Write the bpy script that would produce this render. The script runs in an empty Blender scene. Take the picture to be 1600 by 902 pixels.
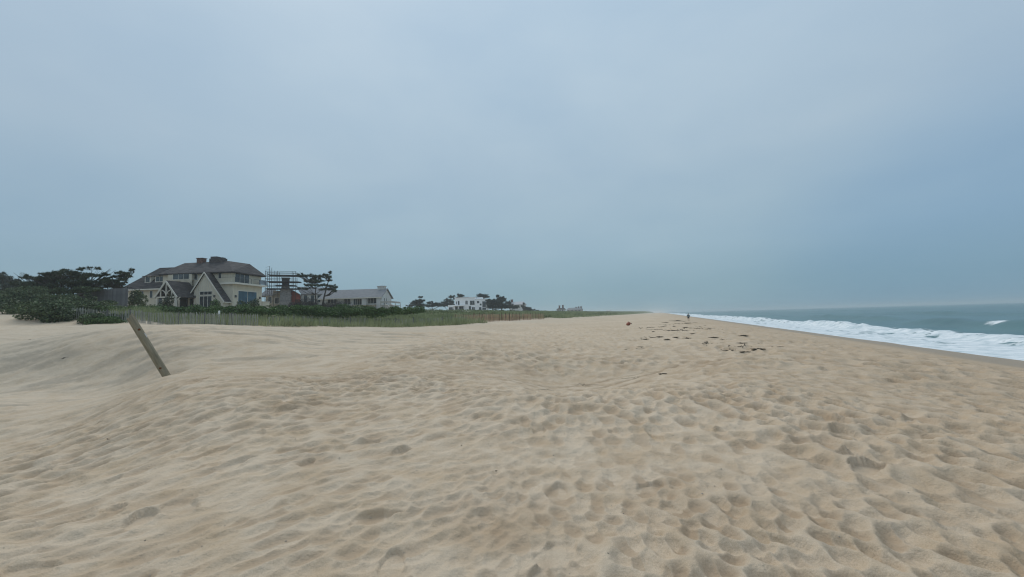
import bpy, bmesh, math, random
import numpy as np
from mathutils import Vector, Matrix

# ------------------------------------------------------------------ camera, sky, sun, exposure
scene = bpy.context.scene
R = math.radians
EYE = 3.5                     # camera height above the sea
FPX = 600.0                   # focal length in photo pixels (photo is 1600 wide)
PITCH, ROLL = R(4.17), R(1.61)

cam_data = bpy.data.cameras.new('camera')
cam_data.sensor_width = 36.0
cam_data.lens = FPX / 1600.0 * 36.0
cam_data.clip_start = 0.05
cam_data.clip_end = 20000.0
cam = bpy.data.objects.new('camera', cam_data)
scene.collection.objects.link(cam)
fwd = Vector((0, math.cos(PITCH), math.sin(PITCH)))
up0 = Vector((0, -math.sin(PITCH), math.cos(PITCH)))
rt0 = Vector((1, 0, 0))
rt = rt0 * math.cos(ROLL) - up0 * math.sin(ROLL)
up = rt0 * math.sin(ROLL) + up0 * math.cos(ROLL)
cam.matrix_world = Matrix.Translation((0, 0, EYE)) @ Matrix((
    (rt.x, up.x, -fwd.x, 0), (rt.y, up.y, -fwd.y, 0), (rt.z, up.z, -fwd.z, 0), (0, 0, 0, 1)))
scene.camera = cam

SUN_EL, SUN_AZ = R(46), R(-28)          # azimuth clockwise from +Y (the viewing direction)
world = bpy.data.worlds.new('World')
scene.world = world
world.use_nodes = True
wn, wl = world.node_tree.nodes, world.node_tree.links
wn.clear()
w_out = wn.new('ShaderNodeOutputWorld')
w_bg = wn.new('ShaderNodeBackground')
sky = wn.new('ShaderNodeTexSky')
sky.sky_type = 'NISHITA'
sky.sun_disc = False
sky.sun_elevation = SUN_EL
sky.sun_rotation = SUN_AZ
sky.air_density = 1.0
sky.dust_density = 2.0
w_bg.inputs['Strength'].default_value = 0.10
tc = wn.new('ShaderNodeTexCoord')
sep = wn.new('ShaderNodeSeparateXYZ')
wl.new(tc.outputs['Generated'], sep.inputs[0])
ramp = wn.new('ShaderNodeValToRGB')       # overcast layer: radiance by height above the horizon (x10, the background is at 0.1)
def sr(c):
    return tuple(((v / 255.0) / 12.92 if v / 255.0 <= 0.04045 else ((v / 255.0 + 0.055) / 1.055) ** 2.4) for v in c)
els = ramp.color_ramp.elements
stops = [(0.0, (131, 160, 174)), (0.06, (134, 163, 178)), (0.16, (148, 174, 192)), (0.36, (165, 186, 204)), (0.66, (179, 199, 218)), (1.0, (209, 223, 236))]
while len(els) < len(stops):
    els.new(0.5)
for e, (p, c) in zip(els, stops):
    e.position = p
    e.color = (*sr(c), 1)
wl.new(sep.outputs['Z'], ramp.inputs['Fac'])
# soft cloud structure, flattened towards the horizon as a real deck is
wm = wn.new('ShaderNodeMapping')
wm.inputs['Scale'].default_value = (1.0, 1.0, 2.6)
wl.new(tc.outputs['Generated'], wm.inputs['Vector'])
nz = wn.new('ShaderNodeTexNoise')
nz.inputs['Scale'].default_value = 1.25
nz.inputs['Detail'].default_value = 4.0
nz.inputs['Roughness'].default_value = 0.52
nz.inputs['Distortion'].default_value = 0.5
wl.new(wm.outputs[0], nz.inputs['Vector'])
cr2 = wn.new('ShaderNodeValToRGB')
cr2.color_ramp.elements[0].position = 0.30
cr2.color_ramp.elements[0].color = (0.92, 0.95, 0.975, 1)
cr2.color_ramp.elements[1].position = 0.70
cr2.color_ramp.elements[1].color = (1.06, 1.04, 1.02, 1)
wl.new(nz.outputs['Fac'], cr2.inputs['Fac'])
mul = wn.new('ShaderNodeMixRGB')
mul.blend_type = 'MULTIPLY'
mul.inputs['Fac'].default_value = 1.0
wl.new(ramp.outputs[0], mul.inputs[1])
wl.new(cr2.outputs[0], mul.inputs[2])
nz2 = wn.new('ShaderNodeTexNoise'); nz2.inputs['Scale'].default_value = 4.2; nz2.inputs['Detail'].default_value = 4.0; nz2.inputs['Roughness'].default_value = 0.5
wm2 = wn.new('ShaderNodeMapping'); wm2.inputs['Scale'].default_value = (1, 1, 2.0); wm2.inputs['Location'].default_value = (3.1, 1.7, 0.4)
wl.new(tc.outputs['Generated'], wm2.inputs['Vector']); wl.new(wm2.outputs[0], nz2.inputs['Vector'])
cr3 = wn.new('ShaderNodeValToRGB'); cr3.color_ramp.elements[0].position = 0.32; cr3.color_ramp.elements[0].color = (0.965, 0.975, 0.985, 1)
cr3.color_ramp.elements[1].position = 0.68; cr3.color_ramp.elements[1].color = (1.03, 1.02, 1.01, 1)
wl.new(nz2.outputs['Fac'], cr3.inputs['Fac'])
mul2 = wn.new('ShaderNodeMixRGB'); mul2.blend_type = 'MULTIPLY'; mul2.inputs['Fac'].default_value = 1.0
wl.new(mul.outputs[0], mul2.inputs[1]); wl.new(cr3.outputs[0], mul2.inputs[2]); mul = mul2
# the deck is thinner ahead and thicker out over the sea
def lobe(direction, lo, hi, c0, c1, src):
    dt = wn.new('ShaderNodeVectorMath'); dt.operation = 'DOT_PRODUCT'; wl.new(tc.outputs['Generated'], dt.inputs[0]); dt.inputs[1].default_value = Vector(direction).normalized()
    r_ = wn.new('ShaderNodeValToRGB'); r_.color_ramp.interpolation = 'EASE'
    r_.color_ramp.elements[0].position = lo; r_.color_ramp.elements[0].color = (*c0, 1)
    r_.color_ramp.elements[1].position = hi; r_.color_ramp.elements[1].color = (*c1, 1)
    wl.new(dt.outputs['Value'], r_.inputs['Fac'])
    x_ = wn.new('ShaderNodeMixRGB'); x_.blend_type = 'MULTIPLY'; x_.inputs['Fac'].default_value = 1.0
    wl.new(src, x_.inputs[1]); wl.new(r_.outputs[0], x_.inputs[2]); return x_.outputs[0]
deck = lobe((0, 0.9, 0.40), 0.45, 1.0, (1, 1, 1), (1.02, 1.04, 1.03), mul.outputs[0])
deck = lobe((0.82, 0.57, 0.0), 0.90, 1.0, (1, 1, 1), (0.80, 0.89, 0.98), deck)
gain = wn.new('ShaderNodeVectorMath')
gain.operation = 'SCALE'
gain.inputs['Scale'].default_value = 10.0
wl.new(deck, gain.inputs[0])
mix = wn.new('ShaderNodeMixRGB')
mix.inputs['Fac'].default_value = 0.98     # cloud cover over the clear sky
wl.new(sky.outputs[0], mix.inputs[1])
wl.new(gain.outputs[0], mix.inputs[2])
wl.new(mix.outputs[0], w_bg.inputs['Color'])
wl.new(w_bg.outputs[0], w_out.inputs['Surface'])

sun_d = bpy.data.lights.new('sun', 'SUN')
sun_d.energy = 1.35
sun_d.angle = R(34)
sun_d.color = (1.0, 0.965, 0.90)
sun = bpy.data.objects.new('sun', sun_d)
scene.collection.objects.link(sun)
sun_dir = Vector((math.sin(SUN_AZ) * math.cos(SUN_EL), math.cos(SUN_AZ) * math.cos(SUN_EL), math.sin(SUN_EL)))
sun.rotation_euler = (-sun_dir).to_track_quat('-Z', 'Y').to_euler()

scene.view_settings.view_transform = 'Standard'
scene.view_settings.look = 'None'
scene.view_settings.exposure = 0.0
scene.view_settings.gamma = 1.0
scene.cycles.max_bounces = 6
scene.cycles.diffuse_bounces = 3
scene.cycles.volume_bounces = 1
scene.cycles.use_denoising = True
scene.cycles.filter_width = 1.15

# ------------------------------------------------------------------ helpers
C = scene.collection
random.seed(7)
rng = np.random.default_rng(11)

def P(px, py, depth):
    """world point seen at photo pixel (px,py) at this depth along the viewing axis"""
    d = fwd + rt * ((px - 800) / FPX) - up * ((py - 451) / FPX)
    return Vector((0, 0, EYE)) + d * depth

BETA = math.atan(230 / FPX)                # direction the shore runs in, clockwise from +Y
SB, CB = math.sin(BETA), math.cos(BETA)
def st(x, y):
    return x * SB + y * CB, x * CB - y * SB
def xy(s, t):
    return s * SB + t * CB, s * CB - t * SB

def sm(x, a=0.0, b=1.0):
    x = np.clip((x - a) / (b - a), 0, 1)
    return x * x * (3 - 2 * x)

def vnoise(x, y, seed=0):
    x = np.asarray(x, float); y = np.asarray(y, float)
    xi = np.floor(x).astype(np.int64); yi = np.floor(y).astype(np.int64)
    xf = x - xi; yf = y - yi
    u = xf * xf * xf * (xf * (xf * 6 - 15) + 10); v = yf * yf * yf * (yf * (yf * 6 - 15) + 10)
    def h(a, b):
        n = (a * 374761393 + b * 668265263 + seed * 974634777) & 0x7fffffff
        n = ((n ^ (n >> 13)) * 1274126177) & 0x7fffffff
        n = (n ^ (n >> 16)) & 0xffffff
        return n / float(0xffffff) * 2 - 1
    return ((h(xi, yi) * (1 - u) + h(xi + 1, yi) * u) * (1 - v) + (h(xi, yi + 1) * (1 - u) + h(xi + 1, yi + 1) * u) * v)

def fbm(x, y, seed=0, octaves=4, gain=0.5):
    r = 0; a = 1.0; n = 0
    for k in range(octaves):
        r = r + a * vnoise(x * 2 ** k + 17.3 * k, y * 2 ** k - 9.1 * k, seed + k)
        n += a; a *= gain
    return r / n

def tag(o, label=None, cat=None, group=None, kind=None):
    if label: o['label'] = label
    if cat: o['category'] = cat
    if group: o['group'] = group
    if kind: o['kind'] = kind
    return o

def link(name, me, mat=None, parent=None):
    o = bpy.data.objects.new(name, me)
    C.objects.link(o)
    if mat is not None and not me.materials:
        me.materials.append(mat)
    if parent is not None:
        o.parent = parent
    return o

def empty(name, loc=(0, 0, 0), rz=0.0):
    o = bpy.data.objects.new(name, None)
    o.empty_display_size = 0.2
    C.objects.link(o)
    o.location = loc
    o.rotation_euler = (0, 0, rz)
    return o

def np_mesh(name, V, F, smooth=False):
    """V (n,3), F (m,k) with k 3 or 4"""
    V = np.ascontiguousarray(V, np.float32); F = np.ascontiguousarray(F, np.int32)
    me = bpy.data.meshes.new(name)
    k = F.shape[1]
    me.vertices.add(len(V)); me.vertices.foreach_set('co', V.ravel())
    me.loops.add(F.size); me.loops.foreach_set('vertex_index', F.ravel())
    me.polygons.add(len(F))
    me.polygons.foreach_set('loop_start', np.arange(0, F.size, k, dtype=np.int32))
    me.polygons.foreach_set('loop_total', np.full(len(F), k, np.int32))
    me.update(calc_edges=True)
    if smooth:
        me.polygons.foreach_set('use_smooth', np.ones(len(F), bool))
    return me

def attr(me, name, vals):
    a = me.attributes.new(name, 'FLOAT', 'POINT')
    a.data.foreach_set('value', np.ascontiguousarray(vals, np.float32))

class MB:
    """collects boxes, prisms, tubes; build() links ONE mesh object"""
    def __init__(s): s.v = []; s.f = []
    def add(s, vs, fs):
        n = len(s.v); s.v += [tuple(v) for v in vs]; s.f += [tuple(i + n for i in f) for f in fs]; return s
    def box(s, x0, x1, y0, y1, z0, z1):
        return s.add([(x0, y0, z0), (x1, y0, z0), (x1, y1, z0), (x0, y1, z0), (x0, y0, z1), (x1, y0, z1), (x1, y1, z1), (x0, y1, z1)],
                     [(3, 2, 1, 0), (4, 5, 6, 7), (0, 1, 5, 4), (1, 2, 6, 5), (2, 3, 7, 6), (3, 0, 4, 7)])
    def bar(s, a, b, w, h=None):
        h = h or w
        a, b = Vector(a), Vector(b); d = (b - a).normalized()
        k = Vector((0, 0, 1)) if abs(d.z) < 0.95 else Vector((1, 0, 0))
        x = d.cross(k).normalized(); y = x.cross(d).normalized()
        vs = []
        for p in (a, b):
            for i, j in ((-1, -1), (1, -1), (1, 1), (-1, 1)):
                vs.append(p + x * (i * w / 2) + y * (j * h / 2))
        return s.add(vs, [(3, 2, 1, 0), (4, 5, 6, 7), (0, 1, 5, 4), (1, 2, 6, 5), (2, 3, 7, 6), (3, 0, 4, 7)])
    def tube(s, pts, rad, n=6):
        pts = [Vector(p) for p in pts]; vs = []; fs = []
        for i, p in enumerate(pts):
            d = (pts[min(i + 1, len(pts) - 1)] - pts[max(i - 1, 0)]).normalized()
            k = Vector((0, 0, 1)) if abs(d.z) < 0.9 else Vector((1, 0, 0))
            x = d.cross(k).normalized(); y = x.cross(d).normalized()
            r = rad[i] if hasattr(rad, '__len__') else rad
            for j in range(n):
                a = 2 * math.pi * j / n
                vs.append(p + x * (math.cos(a) * r) + y * (math.sin(a) * r))
        for i in range(len(pts) - 1):
            for j in range(n):
                fs.append((i * n + j, i * n + (j + 1) % n, (i + 1) * n + (j + 1) % n, (i + 1) * n + j))
        fs.append(tuple(reversed(range(n)))); fs.append(tuple(range((len(pts) - 1) * n, len(pts) * n)))
        return s.add(vs, fs)
    def prism(s, poly, a, b):
        """poly: list of 3D points (a planar loop); extruded from offset vector a to offset b"""
        n = len(poly); a = Vector(a); b = Vector(b)
        vs = [Vector(p) + a for p in poly] + [Vector(p) + b for p in poly]
        fs = [tuple(reversed(range(n))), tuple(range(n, 2 * n))] + [(i, (i + 1) % n, n + (i + 1) % n, n + i) for i in range(n)]
        return s.add(vs, fs)
    def mesh(s, name, smooth=False):
        me = bpy.data.meshes.new(name); me.from_pydata(s.v, [], s.f)
        bm = bmesh.new(); bm.from_mesh(me); bmesh.ops.recalc_face_normals(bm, faces=bm.faces); bm.to_mesh(me); bm.free()
        if smooth:
            me.polygons.foreach_set('use_smooth', np.ones(len(me.polygons), bool))
        me.update(); return me
    def build(s, name, mat, parent=None, smooth=False):
        return link(name, s.mesh(name, smooth), mat, parent)

# ------------------------------------------------------------------ materials
def nodes_of(m): return m.node_tree.nodes, m.node_tree.links
def base_mat(name, color=(0.5, 0.5, 0.5), rough=0.8, spec=0.3):
    m = bpy.data.materials.new(name); m.use_nodes = True
    b = m.node_tree.nodes['Principled BSDF']
    b.inputs['Base Color'].default_value = (*color, 1); b.inputs['Roughness'].default_value = rough
    b.inputs['Specular IOR Level'].default_value = spec
    return m, b
def noise_mat(name, c1, c2, scale=3.0, rough=0.8, bump=0.0, bscale=None, stretch=(1, 1, 1), spec=0.25, detail=6.0, per_object=0.0, c3=None):
    """two (or three) real colours of one surface mixed by noise, with fine relief"""
    m, b = base_mat(name, c1, rough, spec); n, l = nodes_of(m)
    t = n.new('ShaderNodeTexCoord'); mp = n.new('ShaderNodeMapping'); mp.inputs['Scale'].default_value = stretch
    l.new(t.outputs['Object'], mp.inputs['Vector'])
    z = n.new('ShaderNodeTexNoise'); z.inputs['Scale'].default_value = scale; z.inputs['Detail'].default_value = detail; z.inputs['Roughness'].default_value = 0.6
    l.new(mp.outputs[0], z.inputs['Vector'])
    r = n.new('ShaderNodeValToRGB'); e = r.color_ramp.elements
    e[0].position = 0.33; e[0].color = (*c1, 1); e[1].position = 0.67; e[1].color = (*c2, 1)
    if c3:
        k = e.new(0.78); k.color = (*c3, 1)
    l.new(z.outputs['Fac'], r.inputs['Fac'])
    out = r.outputs[0]
    if per_object:
        oi = n.new('ShaderNodeObjectInfo'); mr = n.new('ShaderNodeMapRange')
        mr.inputs['To Min'].default_value = 1 - per_object; mr.inputs['To Max'].default_value = 1 + per_object
        l.new(oi.outputs['Random'], mr.inputs['Value'])
        hv = n.new('ShaderNodeHueSaturation'); l.new(mr.outputs[0], hv.inputs['Value']); l.new(out, hv.inputs['Color']); out = hv.outputs[0]
    l.new(out, b.inputs['Base Color'])
    if bump:
        z2 = n.new('ShaderNodeTexNoise'); z2.inputs['Scale'].default_value = bscale or scale * 4; z2.inputs['Detail'].default_value = 5
        l.new(mp.outputs[0], z2.inputs['Vector'])
        bp = n.new('ShaderNodeBump'); bp.inputs['Strength'].default_value = bump; bp.inputs['Distance'].default_value = 0.03
        l.new(z2.outputs['Fac'], bp.inputs['Height']); l.new(bp.outputs[0], b.inputs['Normal'])
    return m

# sand: dry pale sand, browner coarse patches, damp sand by the water (attributes mix in the patch tones)
def make_sand():
    m, b = base_mat('sand', rough=0.95, spec=0.15); n, l = nodes_of(m)
    g = n.new('ShaderNodeNewGeometry')
    def noise(scale, detail=5, rough=0.55):
        z = n.new('ShaderNodeTexNoise'); z.inputs['Scale'].default_value = scale; z.inputs['Detail'].default_value = detail; z.inputs['Roughness'].default_value = rough
        l.new(g.outputs['Position'], z.inputs['Vector']); return z.outputs['Fac']
    def rmp(f, p0, c0, p1, c1):
        r = n.new('ShaderNodeValToRGB'); e = r.color_ramp.elements
        e[0].position = p0; e[0].color = (*c0, 1); e[1].position = p1; e[1].color = (*c1, 1); l.new(f, r.inputs['Fac']); return r.outputs[0]
    def mixc(f, a, b_, mode='MIX'):
        x = n.new('ShaderNodeMixRGB'); x.blend_type = mode
        if isinstance(f, float): x.inputs['Fac'].default_value = f
        else: l.new(f, x.inputs['Fac'])
        for s_, v in ((1, a), (2, b_)):
            if isinstance(v, tuple): x.inputs[s_].default_value = (*v, 1)
            else: l.new(v, x.inputs[s_])
        return x.outputs[0]
    def at(nm):
        a = n.new('ShaderNodeAttribute'); a.attribute_name = nm; return a.outputs['Fac']
    base = rmp(noise(0.16, 6), 0.36, (0.556, 0.448, 0.330), 0.66, (0.628, 0.512, 0.386))
    mid = rmp(noise(2.1, 6, 0.65), 0.42, (1, 1, 1), 0.74, (0.83, 0.76, 0.67))
    base = mixc(1.0, base, mid, 'MULTIPLY')
    fine = rmp(noise(140, 3, 0.7), 0.30, (0.80, 0.79, 0.77), 0.62, (1.06, 1.06, 1.06))
    base = mixc(1.0, base, fine, 'MULTIPLY')
    base = mixc(at('pale'), base, (0.480, 0.418, 0.330))          # wind-blown greyer sand up by the dune
    base = mixc(at('grey'), base, (0.315, 0.272, 0.215))         # darker grey streaks over the left hollow's slope and behind it
    base = mixc(at('brown'), base, (0.385, 0.280, 0.186))         # coarse brown sand, drag marks, browner bottoms of some prints
    base = mixc(at('wet'), base, (0.335, 0.262, 0.185))
    l.new(base, b.inputs['Base Color'])
    inv = n.new('ShaderNodeMapRange'); l.new(at('wet'), inv.inputs['Value']); inv.inputs['To Min'].default_value = 0.95; inv.inputs['To Max'].default_value = 0.5
    l.new(inv.outputs[0], b.inputs['Roughness'])
    z1 = noise(22, 6, 0.65); z2 = noise(3.2, 5, 0.6)
    ma = n.new('ShaderNodeMath'); ma.operation = 'MULTIPLY_ADD'; l.new(z2, ma.inputs[0]); ma.inputs[1].default_value = 3.0; l.new(z1, ma.inputs[2])
    bp = n.new('ShaderNodeBump'); bp.inputs['Strength'].default_value = 0.55; bp.inputs['Distance'].default_value = 0.035
    l.new(ma.outputs[0], bp.inputs['Height']); l.new(bp.outputs[0], b.inputs['Normal'])
    return m
M = {}
M['sand'] = make_sand()

def make_sea():
    m, b = base_mat('sea_water', (0.045, 0.085, 0.083), 0.18, 0.5); n, l = nodes_of(m)
    g = n.new('ShaderNodeNewGeometry')
    mp = n.new('ShaderNodeMapping'); mp.inputs['Rotation'].default_value = (0, 0, BETA); mp.inputs['Scale'].default_value = (1, 0.45, 1)
    l.new(g.outputs['Position'], mp.inputs['Vector'])
    def noise(scale, detail, rough=0.6, v=None):
        z = n.new('ShaderNodeTexNoise'); z.inputs['Scale'].default_value = scale; z.inputs['Detail'].default_value = detail; z.inputs['Roughness'].default_value = rough
        l.new(v or mp.outputs[0], z.inputs['Vector']); return z.outputs['Fac']
    at = n.new('ShaderNodeAttribute'); at.attribute_name = 'foam'
    fz = noise(1.3, 8, 0.7, g.outputs['Position'])
    # foam where the attribute beats the noise
    sub = n.new('ShaderNodeMath'); sub.operation = 'SUBTRACT'
    k = n.new('ShaderNodeMath'); k.operation = 'MULTIPLY'; k.inputs[1].default_value = 1.45; l.new(at.outputs['Fac'], k.inputs[0])
    l.new(k.outputs[0], sub.inputs[0]); l.new(fz, sub.inputs[1])
    mr = n.new('ShaderNodeMapRange'); mr.inputs['From Min'].default_value = -0.02; mr.inputs['From Max'].default_value = 0.34; l.new(sub.outputs[0], mr.inputs['Value'])
    foam = mr.outputs[0]
    r = n.new('ShaderNodeValToRGB'); e = r.color_ramp.elements
    e[0].position = 0.3; e[0].color = (0.026, 0.100, 0.112, 1); e[1].position = 0.7; e[1].color = (0.052, 0.150, 0.152, 1)
    l.new(noise(0.12, 5), r.inputs['Fac'])
    r2 = n.new('ShaderNodeValToRGB'); e = r2.color_ramp.elements
    e[0].position = 0.30; e[0].color = (0.42, 0.51, 0.54, 1); e[1].position = 0.60; e[1].color = (0.76, 0.79, 0.80, 1)
    l.new(noise(0.9, 7, 0.65, g.outputs['Position']), r2.inputs['Fac'])
    x = n.new('ShaderNodeMixRGB'); l.new(foam, x.inputs['Fac']); l.new(r.outputs[0], x.inputs[1]); l.new(r2.outputs[0], x.inputs[2]); l.new(x.outputs[0], b.inputs['Base Color'])
    rr = n.new('ShaderNodeMapRange'); l.new(foam, rr.inputs['Value']); rr.inputs['To Min'].default_value = 0.30; rr.inputs['To Max'].default_value = 0.9; l.new(rr.outputs[0], b.inputs['Roughness'])
    z1 = noise(1.5, 6, 0.65)
    bp = n.new('ShaderNodeBump'); bp.inputs['Strength'].default_value = 0.6; bp.inputs['Distance'].default_value = 0.06
    l.new(z1, bp.inputs['Height']); l.new(bp.outputs[0], b.inputs['Normal'])
    return m
M['sea'] = make_sea()

# ------------------------------------------------------------------ the beach and dunes: one ground sheet
FOOT_S = np.array([-300, -60, -20, 0, 24, 33, 39, 59, 77, 93, 150, 400, 1000, 6000.0])
FOOT_T = np.array([-90, -70, -60, -52, -43, -37.5, -33.5, -30.8, -29, -27.4, -25, -25.5, -28, -60.0])
FOOT_E = np.array([0.8, 0.8, 0.8, 0.6, 0.05, -0.5, -0.9, -0.9, -0.85, -0.9, -1.1, -1.2, -1.2, -1.2])
PRO_T = np.array([-60, 4, 8, 11, 14, 17, 20, 24, 34, 70, 200, 8000.0])
PRO_E = np.array([-1.7, -1.72, -1.88, -2.2, -2.7, -3.14, -3.5, -3.85, -4.6, -7, -12, -30.0])

def far_E(x, y):
    s, t = st(x, y)
    q = np.interp(s, FOOT_S, FOOT_T) - t
    ef = np.interp(s, FOOT_S, FOOT_E)
    pl = np.interp(t, PRO_T, PRO_E)
    beach = pl + (ef - pl) * sm(q, -22, 0)
    dune = ef + 2.1 * sm(q, 0, 26) + 1.75 * sm(q, 26, 62) + (0.42 * fbm(x / 11, y / 11, 5, 3) + 0.16 * fbm(x / 3.1, y / 3.1, 9, 3)) * sm(q, 0, 6)
    return np.where(q > 0, dune, beach)

# control points of the near sand: photo column, then (row, height relative to the eye)
COLS = {
    -350: [(1500, -1.75), (902, -1.8), (720, -2.1), (640, -2.1), (590, -1.5)],
    0: [(1500, -1.75), (902, -1.75), (750, -1.95), (660, 8.5, 1), (625, 11.2, 1), (592, 14, 1), (555, 15.8, 1), (535, 19, 1), (523, 27, 1)],
    120: [(902, -1.72), (750, -1.85), (660, 7.7, 1), (630, 10.5, 1), (607, 12.6, 1), (570, 14.2, 1), (537, 15.4, 1), (524, 22, 1)],
    200: [(1500, -1.68), (902, -1.7), (750, -1.76), (650, -1.62), (619, 8.3, 1), (607, 12.0, 1), (572, 13.6, 1), (536, 14.8, 1), (522, 22, 1)],
    262: [(750, -1.7), (640, -1.45), (595, 8.6, 1), (587, 11.7, 1), (560, 13.2, 1), (534, 14.5, 1), (521, 21, 1)],
    330: [(902, -1.66), (750, -1.66), (640, -1.42), (584, 9, 1), (581, 11.5, 1), (556, 13.2, 1), (533, 14.7, 1), (520, 21, 1)],
    410: [(1500, -1.65), (902, -1.65), (750, -1.62), (640, -1.42), (585, 9.3, 1), (583, 11.5, 1), (556, 13.3, 1), (534, 15.2, 1), (519, 22, 1)],
    500: [(902, -1.65), (750, -1.62), (650, -1.52), (603, -1.4), (585, 10.5, 1), (560, 13, 1), (537, 17, 1), (517, 24, 1)],
    600: [(902, -1.65), (700, -1.6), (620, -1.48), (585, -1.38), (555, -1.22), (535, -1.1), (517, -.8)],
    700: [(1500, -1.65), (902, -1.65), (700, -1.6), (600, -1.5), (565, -1.38), (535, -1.25), (517, -1.05)],
    800: [(902, -1.65), (700, -1.62), (606, -1.5), (597, -1.68), (570, -1.6), (535, -1.5), (515, -1.4)],
    870: [(902, -1.65), (700, -1.63), (620, -1.52), (612, -1.98), (595, -1.95), (570, -1.72), (535, -1.62), (513, -1.5)],
    950: [(902, -1.65), (700, -1.63), (615, -1.54), (607, -1.97), (590, -1.92), (568, -1.75), (535, -1.68), (512, -1.6)],
    1050: [(1500, -1.65), (902, -1.65), (700, -1.62), (604, -1.58), (588, -1.72), (565, -1.7), (535, -1.7), (510, -1.7)],
    1150: [(902, -1.65), (700, -1.6), (600, -1.56), (570, -1.5), (556, -1.66), (535, -1.7), (515, -1.72)],
    1300: [(1500, -1.65), (902, -1.65), (700, -1.6), (600, -1.6), (560, -1.67), (542, -1.92), (534, -2.3)],
    1450: [(902, -1.65), (700, -1.62), (600, -1.68), (565, -1.95), (555, -2.4), (548, -3.0)],
    1600: [(1500, -1.65), (902, -1.65), (700, -1.66), (620, -1.8), (590, -2.1), (576, -2.7), (568, -3.45)],
    1950: [(1500, -1.65), (902, -1.67), (700, -1.75), (620, -2.2), (590, -3.2)],
}
cp = []
for px, lst in COLS.items():
    for py, e, *dd in lst:
        d = fwd + rt * ((px - 800) / FPX) - up * ((py - 451) / FPX)
        k = e if dd else e / d.z
        cp.append((d.x * k, d.y * k, d.z * k))
cp += [(x_, -3.0, -1.66) for x_ in (-3, 0, 3)] + [(-6, -1, -1.8), (6, -1, -1.72), (0, 0.3, -1.65), (1, 0.6, -1.65), (-1, 0.6, -1.65)]
for r_, a_ in ((34, -75), (34, -52), (36, -42), (38, -30), (40, -15), (42, 0), (42, 12), (44, 22), (44, 32), (40, 42), (30, 58), (30, 75)):
    x_, y_ = r_ * math.sin(R(a_)), r_ * math.cos(R(a_))
    cp.append((x_, y_, float(far_E(x_, y_))))
cp = np.array(cp)
def uvof(x, y):
    r = np.hypot(x, y)
    return np.stack([np.clip(np.arctan2(x, y), -1.6, 1.6) * 1.6, np.log(np.maximum(r, 0.5) + 0.6)], -1)
def tps(d2):
    return 0.5 * d2 * np.log(d2 + 1e-9)
cuv = uvof(cp[:, 0], cp[:, 1])
n_ = len(cp)
K = tps(((cuv[:, None] - cuv[None]) ** 2).sum(-1)) + np.eye(n_) * 1e-3
Q = np.hstack([np.ones((n_, 1)), cuv])
A_ = np.zeros((n_ + 3, n_ + 3)); A_[:n_, :n_] = K; A_[:n_, n_:] = Q; A_[n_:, :n_] = Q.T
coef = np.linalg.solve(A_, np.concatenate([cp[:, 2], np.zeros(3)]))
def near_E(x, y):
    sh = np.shape(x); x = np.ravel(x); y = np.ravel(y)
    out = np.empty(len(x))
    for a in range(0, len(x), 60000):
        uv = uvof(x[a:a + 60000], y[a:a + 60000])
        d2 = ((uv[:, None] - cuv[None]) ** 2).sum(-1)
        out[a:a + 60000] = tps(d2) @ coef[:n_] + coef[n_] + uv @ coef[n_ + 1:]
    return out.reshape(sh)
def ground_E(x, y):
    x = np.asarray(x, float); y = np.asarray(y, float)
    r = np.hypot(x, y)
    w = 1 - sm(r, 27, 42)
    # behind the camera the sand simply runs on
    f = far_E(x, y)
    ne = np.where(r < 43, near_E(np.where(r < 43, x, 0), np.where(r < 43, y, 1)), f) if x.ndim else (near_E(np.array([x]), np.array([y]))[0] if r < 43 else f)
    b = sm(y, -2, -14)
    ne = ne * (1 - b) + np.minimum(f, -1.7) * b
    return ne * w + f * (1 - w)
def G(x, y):
    """ground height (world z) under a point"""
    return float(ground_E(np.array([x], float), np.array([y], float))[0]) + EYE

NF = 660
rad = [0.35]
while rad[-1] < 16: rad.append(rad[-1] + max(0.0044 * rad[-1], 0.0085))
while rad[-1] < 110: rad.append(rad[-1] * 1.0085)
while rad[-1] < 7000: rad.append(rad[-1] * 1.04)
rad = np.array(rad)
ang = np.concatenate([np.linspace(-62, 62, NF), np.linspace(62, 298, 70)[1:-1]]) * math.pi / 180
NR, NA = len(rad), len(ang)
RR, AA = np.meshgrid(rad, ang, indexing='ij')
GX, GY = RR * np.sin(AA), RR * np.cos(AA)
def fast_ground():
    nr = int(np.searchsorted(rad, 43.5)); i_ = np.unique(np.append(np.arange(0, nr, 4), nr)); j_ = np.unique(np.append(np.arange(0, NF, 4), np.append(NF - 1, np.arange(NF - 1, NA))))
    c = near_E(GX[np.ix_(i_, j_)], GY[np.ix_(i_, j_)])
    c = np.stack([np.interp(np.arange(nr), i_, c[:, q]) for q in range(len(j_))], 1)
    c = np.stack([np.interp(np.arange(NA), j_, c[q]) for q in range(nr)], 0)
    f = far_E(GX, GY); out = f.copy()
    g, x, y, r = f[:nr], GX[:nr], GY[:nr], RR[:nr]
    b = sm(y, -2, -14); c = c * (1 - b) + np.minimum(g, -1.7) * b; w = 1 - sm(r, 27, 42)
    out[:nr] = c * w + g * (1 - w)
    return out
GE = fast_ground()
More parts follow.
